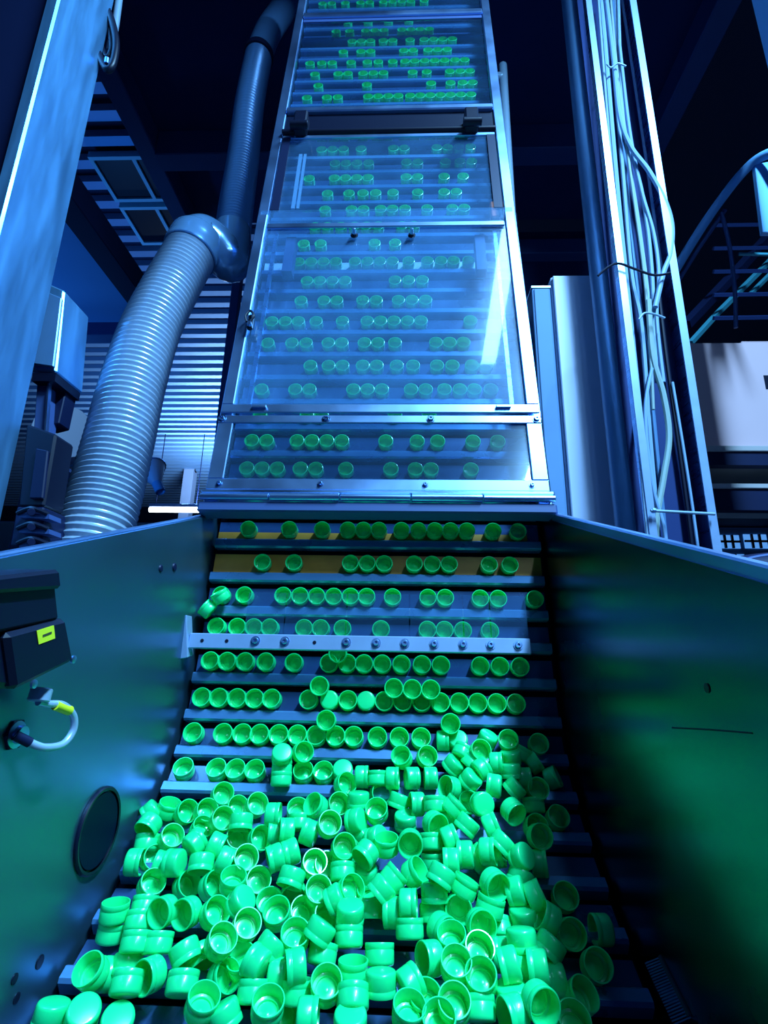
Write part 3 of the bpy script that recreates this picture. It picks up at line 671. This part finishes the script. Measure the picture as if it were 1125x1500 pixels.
wl = obj('side_wall', wall(-1), 'wall', hop, label='left side wall of sheet steel')
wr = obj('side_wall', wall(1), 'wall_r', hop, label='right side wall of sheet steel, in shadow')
for sg, nm in ((-1, wl), (1, wr)):
    x0, x1 = sorted((sg*(W+0.003), sg*(W+0.016)))
    y0, y1 = YF, 0.992; h = 0.013 if sg > 0 else 0.004
    z0, z1 = edge_z(y0), edge_z(y1)
    bm = nb(); hexa(bm, [(x0, y0, z0-0.02), (x1, y0, z0-0.02), (x1, y1, z1-0.02), (x0, y1, z1-0.02), (x0, y0, z0+h), (x1, y0, z0+h), (x1, y1, z1+h), (x0, y1, z1+h)])
    obj('edge_lip', bm, 'alu', nm, bevel=0.002)
bm = nb(); hexa(bm, [(-W, YF, H-0.62), (W, YF, H-0.62), (W, YF+0.003, H-0.62), (-W, YF+0.003, H-0.62), (-W, YF, H-0.42), (W, YF, H-0.42), (W, YF+0.003, H-0.42), (-W, YF+0.003, H-0.42)])
obj('front_plate', bm, 'wall', hop)
for x in (-0.29, 0.29):
    for y in (0.28, 0.62): obj('leg', B1(box, (x-0.02, y-0.02, 0), (x+0.02, y+0.02, H-0.62 if y < 0.4 else H-0.43)), 'steel', hop, bevel=0.002)
# round port in the left wall
q1 = atx(108, 1276, -W); q2 = atx(172, 1163, -W); pc = (q1+q2)/2; pr_ = (q2-q1).length/2*0.93
bm = nb(); lathe(bm, [(pr_*0.93, 0.0005), (pr_*1.03, 0.0005), (pr_*1.03, 0.003), (pr_*1.0, 0.0045), (pr_*0.93, 0.004)], pc, (1, 0, 0), 36)
po = obj('port_ring', bm, 'black', wl, smooth=True)
bm = nb(); lathe(bm, [(pr_*0.9, 0.001), (pr_*0.88, 0.003), (pr_*0.55, 0.0012), (0, 0.0010)], pc, (1, 0, 0), 36)
obj('port_shade', bm, principled('port_shade_blue', (0.001, 0.004, 0.02), 0.5, 0, spec=0.08), wl, smooth=True)  # near-black disc paints the shaded inside of the round hole
for x, y, rp in ((235, 833, 0.006), (255, 831, 0.007)):
    obj('rivet', B1(lathe, [(rp, 0), (rp*0.8, 0.002), (0, 0.003)], atx(x, y, -W), (1, 0, 0), 14), 'dark', wl, smooth=True)
for x, y, rp in ((58, 1409, 0.006), (21, 1434, 0.0045), (24, 1462, 0.0045)):
    obj('bolt_hole', B1(lathe, [(rp, 0), (rp, 0.0008), (rp*0.8, 0.001), (0, 0.001)], atx(x, y, -W), (1, 0, 0), 16), 'black', wl)
obj('bolt_hole', B1(lathe, [(0.0042, 0), (0.0042, 0.0008), (0.0032, 0.001), (0, 0.001)], atx(1036, 1008, W), (-1, 0, 0), 16), 'black', wr)
obj('weld_seam', B1(tube, [atx(985, 1066, W), atx(1040, 1069, W), atx(1102, 1074, W)], 0.0008, 6), 'dark', wr)
a = atx(968, 1402, W); b_ = atx(1012, 1490, W)
bm = nb(); tube(bm, [a, b_], 0.003, 6, 0); br = obj('brush_holder', bm, 'dark', wr)
bm = nb()
for i in range(22):
    p = a.lerp(b_, i/21); tube(bm, [p, p+Vector((-0.016, 0, -0.006))], 0.0007, 4, 0)
obj('bristles', bm, 'pipe', wr, kind='stuff')

# deflector bar with clear flaps ----------------------------------
sb_ = row_s(944, 0.05); t = thing('deflector_bar', P(0, sb_, 0.05), 'bolted steel bar across the belt holding clear flaps', 'bar')
bm = nb(); p, T, N = fr(sb_); X = Vector((1, 0, 0))
aL = row_a(272, sb_, 0.055); aR = row_a(776, sb_, 0.055)
bbox(bm, aL, aR, sb_-0.0125, sb_+0.0125, 0.052, 0.057)
obj('bar', bm, 'bar', t, bevel=0.0015)
for i, x in enumerate((372, 416, 507, 551, 593, 636, 678, 718, 758)):
    a = row_a(x, sb_, 0.057); obj('bolt', B1(screw, a, sb_+0.001, 0.057, 0.0052), 'alu', t, smooth=True)
for x in (292, 329, 460):
    a = row_a(x, sb_, 0.057); obj('bolt_hole', B1(lathe, [(0.003, 0), (0.003, 0.0006), (0, 0.0006)], P(a, sb_, 0.057), N, 10), 'black', t)
bk = nb(); q = P(aL, sb_, 0.05)
hexa(bk, [q+Vector((-0.018, -0.012, -0.03)), q+Vector((0.004, -0.012, -0.026)), q+Vector((0.004, 0.012, -0.022)), q+Vector((-0.018, 0.012, -0.026)),
          q+Vector((-0.018, -0.012, 0.034)), q+Vector((-0.006, -0.012, 0.042)), q+Vector((-0.006, 0.012, 0.042)), q+Vector((-0.018, 0.012, 0.034))])
obj('end_bracket', bk, 'bar', t, bevel=0.001)
s_hi = row_s(872, 0.045)
xs = [352, 412, 505, 600, 680, 720, 775]
for x0, x1 in zip(xs, xs[1:]):
    a0 = row_a(x0, sb_, 0.052)+0.001; a1 = row_a(x1, sb_, 0.052)-0.001
    hexm = nb(); c = []
    for off in (0.0, 0.0015):
        for aa, ss, nn in ((a0, sb_-0.008, 0.050), (a1, sb_-0.008, 0.050), (a1, s_hi, 0.051), (a0, s_hi, 0.051)): c.append(P(aa, ss, nn+off))
    hexa(hexm, c); obj('flap', hexm, 'flap', t)

# safety switch on the left wall -----------------------------------
def wbox(pxs, d0, d1):                      # plate outline given on the left wall, standing d0..d1 proud of it
    a = [atx(x, y, -W+d1) for x, y in pxs]; b = [v+Vector((d0-d1, 0, 0)) for v in a]
    bm = nb(); hexa(bm, [b[0], b[1], b[2], b[3], a[0], a[1], a[2], a[3]]); return bm
t = thing('safety_switch', atx(55, 950, -W), 'black safety switch with a yellow label on the left hopper wall', 'switch')
obj('head', wbox([(-40, 936), (88, 908), (82, 850), (-40, 870)], 0.001, 0.040), 'black', t, bevel=0.003)
obj('head_cap', wbox([(-40, 872), (92, 862), (89, 834), (-40, 848)], 0.001, 0.046), 'black', t, bevel=0.003)
bd = obj('body', wbox([(22, 1012), (110, 968), (98, 905), (10, 928)], 0.001, 0.042), 'black', t, bevel=0.004)
obj('side_block', wbox([(-40, 1000), (20, 1010), (10, 932), (-40, 930)], 0.001, 0.036), 'black', t, bevel=0.004)
lb = obj('label', wbox([(57, 944), (81, 935), (79, 916), (54, 924)], 0.0422, 0.0428), 'yellow', t, label='yellow label')
obj('print_line', wbox([(63, 933), (76, 928), (76, 925), (63, 930)], 0.0430, 0.0432), 'ink', lb)
for x, y in ((106, 966), (48, 1002)):
    obj('screw', B1(lathe, [(0.0038, 0), (0.0038, 0.002), (0.002, 0.0026), (0, 0.0026)], atx(x, y, -W+0.040), (1, 0, 0), 12), 'alu', t, smooth=True)
ft = atx(62, 1008, -W+0.02); fb = atx(56, 1028, -W+0.02)
obj('gland', B1(cyl, ft, fb, 0.0095, 14), 'conduit', t, smooth=True)
cp = [fb, atx(70, 1031, -W+0.022), atx(92, 1033, -W+0.026), atx(107, 1048, -W+0.028), atx(107, 1070, -W+0.028), atx(92, 1090, -W+0.026), atx(66, 1095, -W+0.022), atx(44, 1088, -W+0.015), atx(22, 1076, -W+0.006)]
obj('cable', B1(tube, cp, 0.0036, 10), 'conduit', t, smooth=True)
obj('cable_tag', B1(tube, [atx(81, 1033, -W+0.0245), atx(102, 1041, -W+0.0275)], 0.0046, 10, 4), 'yellow', t, smooth=True)
obj('plug', B1(tube, [atx(44, 1088, -W+0.015), atx(22, 1077, -W+0.007)], 0.0044, 12, 4), 'dark', t, smooth=True)
obj('wall_gland', B1(lathe, [(0.012, 0), (0.012, 0.003), (0.008, 0.004), (0.0075, 0.009), (0, 0.009)], atx(21, 1076, -W), (1, 0, 0), 18), 'alu', t, smooth=True)
obj('gland_nut', B1(lathe, [(0.014, 0), (0.014, 0.0022), (0.0125, 0.003), (0, 0.003)], atx(21, 1076, -W), (1, 0, 0), 6), 'dark', t)
# ================================================================== green caps
CR = 0.015
CAPPROF = [(0, -.0095), (.0118, -.0095), (.0136, -.0090), (.0146, -.0078), (.0150, -.0060), (.0150, .0030), (.0147, .0035), (.0147, .0042), (.0151, .0047), (.0151, .0090), (.0148, .0095),
           (.0138, .0095), (.0135, .0088), (.0132, -.0045), (.0110, -.0052), (.0108, -.0044), (.0098, -.0044), (.0094, -.0060), (.0030, -.0062), (.0026, -.0058), (0, -.0058)]
def cap_mesh(name, seg, prof):
    bm = nb(); lathe(bm, prof, (0, 0, 0), (0, 0, 1), seg); bmesh.ops.recalc_face_normals(bm, faces=bm.faces[:])
    me = bpy.data.meshes.new(name); bm.to_mesh(me); bm.free(); me.materials.append(MT['cap'])
    for p in me.polygons: p.use_smooth = True
    me.set_sharp_from_angle(angle=R(50)); return me
CAPM = cap_mesh('bottle_cap', 32, CAPPROF)
def axrot(ax, spin=0):
    return ax.to_track_quat('Z', 'Y').to_matrix() @ Matrix.Rotation(spin, 3, 'Z')
caps = []                                   # (position, axis, label or (zone key))
ORD = ['first', 'second', 'third', 'fourth', 'fifth', 'sixth', 'seventh', 'eighth', 'ninth', 'tenth', 'eleventh', 'twelfth', 'thirteenth', 'fourteenth', 'fifteenth', 'sixteenth', 'seventeenth', 'eighteenth', 'nineteenth', 'twentieth']
ROWX = [ # picture x of every cap sitting on the eight open rows
 [361, 422, 471, 509, 532, 555, 588, 613, 637, 660, 684, 722, 758],
 [382, 429, 513, 538, 563, 607, 633, 658, 716, 746],
 [320, 355, 413, 438, 463, 488, 513, 537, 575, 627, 652, 703, 729, 782],
 [313, 344, 369, 393, 444, 469, 501, 558, 626, 651, 678, 717],
 [303.6, 329, 356, 387, 429, 481, 508, 533, 560, 588, 618, 646, 703, 732, 761],
 [291, 317, 344, 370, 396, 451, 482, 509, 536, 563, 590, 618, 645, 673, 700, 727, 755],
 [278, 323, 352, 378, 406, 434, 462, 491, 518, 553, 585, 617],
 [263, 313, 342, 371, 443, 473]]
CLOSED = {(5, 482), (5, 536), (5, 396.1)}
ROWN = ['top open row under the steel lintel', 'second open row from the top', 'third open row, behind the clear flaps', 'fourth open row, just above the bolted bar',
        'fifth open row, just under the bolted bar', 'sixth open row', 'seventh open row, above the heap', 'eighth open row, at the heap top']
for ri, xs in enumerate(ROWX):
    s = SR[ri]
    for i, x in enumerate(xs):
        a = row_a(x, s, 0.0185); p, T, N = fr(s)
        closed = (ri, x) in CLOSED
        ax = (N + T*random.uniform(-.05, .05) + Vector((random.uniform(-.05, .05), 0, 0))).normalized()
        c = P(a, s, 0.0105)
        w = ORD[i]
        caps.append([c, -ax if closed else ax, '%sgreen cap, %s from left in the %s' % ('closed face out, ' if closed else 'hollow ', w, ROWN[ri]), False])
EX = [ # single caps lying on top of a row: x, y, height, label
 (494, 957, 0.022, 'hollow green cap peeking out just under the bolted bar'), (467, 1005, 0.025, 'hollow green cap resting alone on the sixth row, left of centre'),
 (577, 1006, 0.026, 'hollow green cap resting on the sixth row, left of a trio'), (604, 1007, 0.026, 'hollow green cap resting on the sixth row, middle of a trio'),
 (631, 1007, 0.026, 'hollow green cap resting on the sixth row, right of a trio'), (477, 1055, 0.026, 'hollow green cap resting on the seventh row, left of centre'),
 (660, 1056, 0.026, 'hollow green cap resting on the seventh row, right of centre')]
for x, y, n, lab in EX:
    s = row_s(y, n+0.009); a = row_a(x, s, n+0.009); N = fr(s)[2]
    caps.append([P(a, s, n), (N+Vector((0, -.1, -.1))).normalized(), lab, False])
# tipped pair at the left end of the third row
s = row_s(878, .03); caps.append([P(row_a(321, s, .03), s, .034), Vector((-.5, -.35, .8)).normalized(), 'green cap tipped on its side over the left end of the third row', False])
s = row_s(896, .03); caps.append([P(row_a(297, s, .03)+0.004, s, .030), Vector((-.8, -.2, .6)).normalized(), 'green cap wedged on its side against the left wall below the third row', False])
# the heap: x, y, direction the open end points (degrees in the picture), tilt (0 towards the eye, 90 side on, >90 closed end out), layer
HEAP = [
(325,1164,45,20,1),(247,1185,80,60,1),(222,1190,225,100,1),(218,1210,240,60,2),(215,1234,90,100,1),(272,1190,30,25,1),(301,1189,45,25,1),(346,1184,45,25,0),(325,1201,50,20,2),(353,1205,270,80,2),
(347,1227,60,20,1),(250,1228,60,30,1),(295,1216,60,40,1),(285,1236,45,110,2),(316,1239,340,85,2),(330,1261,340,85,2),(359,1259,60,20,2),(197,1263,0,75,1),(224,1259,45,25,0),(256,1264,180,120,2),(238,1267,170,100,1),
(295,1265,270,75,2),(221,1297,60,30,1),(273,1297,30,30,0),(311,1298,30,35,1),(341,1292,90,45,2),(353,1321,225,130,2),(377,1292,60,20,1),
(167,1340,95,70,1),(164,1360,90,72,0),(204,1350,90,100,1),(212,1327,90,100,0),(198,1383,90,95,2),(231,1382,90,95,2),(135,1424,150,40,2),(157,1426,180,80,1),(185,1412,270,80,1),(186,1441,90,100,2),(220,1428,200,50,2),
(75,1485,270,110,2),(121,1487,270,150,2),(171,1499,270,150,1),(240,1335,200,40,2),(274,1337,200,40,2),(314,1338,40,30,2),(360,1357,60,25,2),(395,1325,100,30,1),(406,1339,110,30,2),(323,1380,60,30,3),
(272,1396,300,80,2),(292,1402,300,70,1),(267,1441,90,100,2),(327,1432,20,35,1),(296,1471,80,40,3),(328,1488,300,100,2),(355,1410,120,40,1),(377,1411,150,110,3),(396,1389,235,90,3),(371,1453,90,90,2),(392,1476,90,35,3),(408,1430,0,80,2),
(460,1267,70,25,2),(477,1270,70,25,1),(405,1256,200,85,2),(425,1249,200,85,2),(402,1220,180,85,1),(420,1217,180,85,2),(427,1286,255,80,3),(430,1311,270,25,1),(466,1306,80,20,2),(503,1243,45,15,2),(503,1262,90,90,1),(502,1278,90,100,2),
(536,1251,225,65,3),(535,1281,270,120,1),(512,1304,30,30,2),(492,1318,210,100,2),(513,1338,270,120,3),(511,1372,90,95,2),(543,1311,100,45,1),(546,1331,270,85,1),(560,1303,225,90,3),(442,1338,60,25,1),(477,1345,60,30,1),(432,1373,90,30,3),
(469,1366,240,95,3),(472,1396,80,95,2),(433,1420,190,85,3),(433,1452,90,80,2),(478,1444,90,25,3),(517,1423,90,70,2),(517,1462,90,105,3),(556,1398,90,90,2),(558,1439,270,105,3),(419,1482,60,25,1),(451,1490,0,85,3),(513,1499,270,130,3),
(375,1180,50,25,1),(400,1194,0,80,2),(436,1188,90,30,0),(463,1181,150,45,2),(495,1179,45,20,1),(525,1171,270,100,2),(482,1208,60,20,3),(380,1229,30,25,1),(439,1205,90,100,1),(454,1220,160,100,2),(522,1203,190,120,2),(532,1223,230,115,1),
(552,1189,100,30,2),(552,1229,200,130,2),(413,1107,270,150,2),(413,1124,90,95,1),(412,1141,90,95,1),(443,1102,20,20,1),(502,1130,270,150,0),(505,1149,30,30,1),(530,1138,0,85,1),(552,1140,90,95,1),(557,1163,30,20,0),
(589,1110,120,30,1),(625,1109,45,20,1),(649,1085,0,88,0),(671,1086,270,150,0),(575,1140,0,85,1),(603,1140,0,105,1),(631,1140,180,85,1),(585,1174,250,90,1),(611,1178,180,80,2),(637,1178,90,95,3),(637,1208,330,35,3),(659,1154,170,45,2),(678,1157,180,85,1),
(664,1121,225,105,1),(689,1143,225,110,2),(664,1184,45,85,3),(659,1200,30,80,2),(684,1208,230,90,3),(594,1202,270,120,1),(703,1100,40,20,2),(714,1083,240,115,0),(745,1086,90,25,1),(678,1103,60,110,1),(690,1117,45,95,1),(705,1127,30,110,2),
(727,1118,0,85,2),(748,1109,270,110,1),(748,1129,270,95,2),(765,1105,60,95,0),(724,1151,170,95,3),(754,1155,220,95,2),(767,1141,0,100,1),(706,1178,180,160,3),(690,1175,180,20,1),(751,1188,315,50,3),(781,1117,30,90,0),(787,1157,45,20,1),(782,1180,90,95,0),
(788,1091,45,20,0),(809,1140,20,80,0),(785,1214,30,25,2),(816,1199,45,30,0),(566,1238,90,60,3),(601,1235,270,15,4),(632,1234,90,95,2),(634,1260,90,80,1),(659,1229,20,95,3),(720,1211,20,90,3),(661,1263,180,90,3),(682,1252,180,95,3),(701,1257,30,85,2),
(714,1248,0,80,3),(727,1251,10,80,2),(607,1279,30,60,3),(576,1287,45,90,3),(645,1286,240,85,4),(637,1308,270,95,3),(634,1334,270,85,2),(647,1361,330,45,2),(680,1300,60,80,3),(672,1330,270,12,2),(718,1327,70,80,3),(724,1295,320,40,4),(704,1355,330,20,3),
(732,1362,90,110,1),(598,1325,0,85,3),(576,1337,180,100,2),(600,1361,90,90,2),(789,1223,0,20,2),(735,1237,225,85,3),(764,1257,200,130,3),(762,1284,240,85,2),(756,1306,190,100,3),(784,1313,20,88,3),(790,1265,0,90,1),(766,1341,270,120,2),(803,1346,150,70,3),
(764,1376,270,100,4),(805,1387,230,85,3),(836,1368,0,15,1),(881,1362,180,70,1),(827,1315,45,20,0),(701,1393,60,25,3),(738,1398,180,95,2),(630,1404,185,60,3),(662,1377,90,40,3),(668,1415,80,30,4),(705,1433,90,25,4),(601,1442,30,105,3),(665,1473,80,25,4),
(623,1466,90,35,3),(599,1484,80,40,4),(644,1498,90,30,4),(702,1477,90,95,3),(746,1414,190,88,4),(765,1420,180,88,3),(788,1418,180,90,4),(813,1437,180,80,2),(791,1469,320,35,5),(752,1487,190,65,4),(750,1459,270,120,3),(850,1461,30,45,2),(839,1499,60,30,3),(873,1415,20,20,1),
]
hc = []
for x, y, ph, ti, ly in HEAP:
    d = ray(x, y).normalized(); want = 0.0115+0.0125*ly
    lo, hi = 0.25, 1.6
    for _ in range(34):
        mid = (lo+hi)/2
        if belt_n(CAM+d*mid) > want: lo = mid
        else: hi = mid
    p = CAM+d*lo
    rr = (_r-d*d.dot(_r)).normalized(); uu = rr.cross(-d) * -1
    if uu.dot(_U) < 0: uu = -uu
    f, tt = R(ph), R(ti)
    ax = (-d)*math.cos(tt)+(rr*math.cos(f)+uu*math.sin(f))*math.sin(tt)
    hc.append([p, ax.normalized(), d, (x, y, ph, ti)])
fixed = [c[0] for c in caps]
for it in range(40):
    for i, A in enumerate(hc):
        for j in range(i):
            Bq = hc[j]; v = A[0]-Bq[0]; L_ = v.length
            if L_ < 0.0205:
                push = (0.0205-L_)*0.5
                al = A[2]; sgn = 1 if v.dot(al) > 0 else -1     # who is farther from the eye
                dv = (al*sgn*0.8+(v/max(L_, 1e-5))*0.35)*push
                A[0] = A[0]+dv; Bq[0] = Bq[0]-dv
        for q in fixed:
            v = A[0]-q; L_ = v.length
            if L_ < 0.021: A[0] = A[0]-A[2]*(0.021-L_)*0.6+v/max(L_, 1e-5)*(0.021-L_)*0.3
        n = belt_n(A[0])
        if n < 0.0135: A[0] = A[0]-A[2]*(0.0135-n)
        A[0].x = max(-W+0.016, min(W-0.016, A[0].x))
zone = {}
for p, ax, d, (x, y, ph, ti) in hc:
    dark = proj(p)[0] > 772+max(0, (y-1200))*0.19
    look = 'hollow side out' if ti < 50 else ('tilted half open' if ti < 76 else ('on its side' if ti < 106 else 'closed top out'))
    band = ['very top', 'top', 'upper', 'upper middle', 'middle', 'lower middle', 'lower', 'bottom'][min(7, max(0, int((y-1075)/55)))]
    side = 'shadowed right' if dark else ('left' if x < 330 else ('centre left' if x < 500 else ('centre' if x < 640 else 'centre right')))
    zone.setdefault((look, band, side), []).append((x, p, ax))
for (look, band, side), L_ in zone.items():
    L_.sort(key=lambda e: e[0])
    for i, (x, p, ax) in enumerate(L_):
        o_ = '' if len(L_) == 1 else ', %s of %s from left' % (ORD[i], {2: 'two', 3: 'three', 4: 'four', 5: 'five', 6: 'six', 7: 'seven', 8: 'eight', 9: 'nine'}.get(len(L_), 'many'))
        caps.append([p, ax, 'green cap %s at %s, %s heap%s' % (look, band, side, o_), True])
for p, ax, lab, inheap in caps:
    o = bpy.data.objects.new('bottle_cap', CAPM); COL.objects.link(o)
    o.matrix_world = Matrix.Translation(p) @ axrot(ax, random.uniform(0, 6.28)).to_4x4()
    tag(o, lab, 'bottle cap', 'caps heaped in the hopper' if inheap else 'caps on the open belt rows')

# caps carried up behind the covers: one object, they are past the count limit
UP = {2: (280, 2.009, [160, 205, 250, 320, 366, 455, 588, 660, 703, 822]), 3: (280, 2.009, [175, 218, 310, 353, 397, 442, 573, 665, 725, 828, 900]), 4: (280, 2.009, [200, 340, 380, 600, 700]),
 5: (280, 2.009, [204, 305, 346, 477, 517, 558, 647, 690, 745, 790, 832, 880]), 6: (280, 2.009, [350, 404, 445, 505, 546, 605, 653, 723, 768, 825, 865]),
 7: (280, 2.009, [223, 295, 337, 403, 441, 510, 550, 600, 720, 760, 800]), 8: (280, 2.009, [235, 275, 313, 367, 445, 518, 555, 597, 637, 675, 820]), 9: (280, 2.009, [322, 390, 427, 505, 545, 610, 650, 690]),
 10: (280, 2.009, [340, 376, 412, 450, 600, 640, 680]), 11: (280, 2.009, [315, 352, 387, 424, 482, 519, 555, 592, 640, 695, 735, 770, 815]), 12: (280, 2.009, [330, 380, 540, 600]),
 13: (280, 2.009, [363, 400, 440, 480, 510, 545, 620, 655]), 14: (360, 2.68, [310, 415, 462, 530, 575, 625, 712, 810, 850]), 15: (360, 2.68, [320, 405, 460, 510, 578, 675, 778, 825]),
 16: (360, 2.68, [247, 347, 390, 432, 477, 630, 672, 778, 852]), 17: (360, 2.68, [350, 393, 436, 482, 632, 675, 783, 840, 885]), 18: (360, 2.68, [297, 340, 383, 453, 580, 622, 750, 790, 830, 880]),
 19: (360, 2.68, [297, 342, 385, 458, 515, 557, 622, 663, 725, 770, 810, 845]), 20: (360, 2.68, [290, 425, 520, 635, 690, 735, 800]), 21: (360, 2.68, [300, 500, 600, 750]),
 22: (360, 2.68, [238, 317, 360, 480, 517, 553, 589, 645, 681, 717, 753, 790, 826, 875]), 23: (360, 2.68, [283, 475, 727, 803, 850, 888]), 24: (360, 2.68, [270, 362, 400, 460, 500, 540, 655, 710, 800, 840, 878]),
 25: (360, 2.68, [250, 297, 338, 413, 477, 520, 577, 625, 663, 702, 741, 780, 820, 858]), 26: (360, 2.68, [382, 452, 490, 620, 657, 715, 752, 790]), 27: (360, 2.68, [417, 453, 490, 540, 577, 645, 700, 736, 772, 810]),
 28: (360, 2.68, [353, 407, 470, 506, 542, 612, 648, 684, 720]), 29: (360, 2.68, [400, 480, 560, 640]), 31: (360, 2.68, [300, 336, 390, 450, 486, 540, 576, 612, 648, 700]), 32: (360, 2.68, [350, 420, 500, 600, 640])}
LOWP = [CAPPROF[i] for i in (0, 2, 4, 5, 9, 11, 13, 20)]
bm = nb()
for k, (x0, sc_, xs) in UP.items():
    s = SR[0]+0.0645*k; last = -9
    for x in xs:
        a = row_a(x0+x/sc_, s, 0.014)
        if a-last < 0.0303: a = last+0.0303
        last = a
        if abs(a) > 0.272: continue
        lathe(bm, LOWP, P(a, s, 0.0105), UPN, 18)
o = obj('bottle_caps', bm, 'cap', None, smooth=True, label='rows of green bottle caps riding up the belt behind the clear covers', kind='stuff')
o['category'] = 'bottle cap'; o['group'] = 'caps behind the covers'

# lamp housings (overhead, out of the frame)
for xc, yc, hl, w in ((0.645, -0.34, 0.53, 'short one nearest the conveyor'), (1.20, -0.38, 0.67, 'front one of two in line'), (1.20, -2.05, 0.63, 'rear one of two in line')):
    t = thing('ceiling_lamp', (xc, yc, H+2.81), 'white tube lamp housing under the mezzanine, %s' % w, 'lamp')
    obj('housing', B1(box, (xc-0.06, yc-hl, H+2.81), (xc+0.06, yc+hl, H+2.86)), 'cab', t, bevel=0.004)
    for yy in (-0.4, 0.4): obj('hanger', B1(cyl, (xc, yc+yy, H+2.86), (xc, yc+yy, SL+0.02), 0.006, 8), 'dark', t)
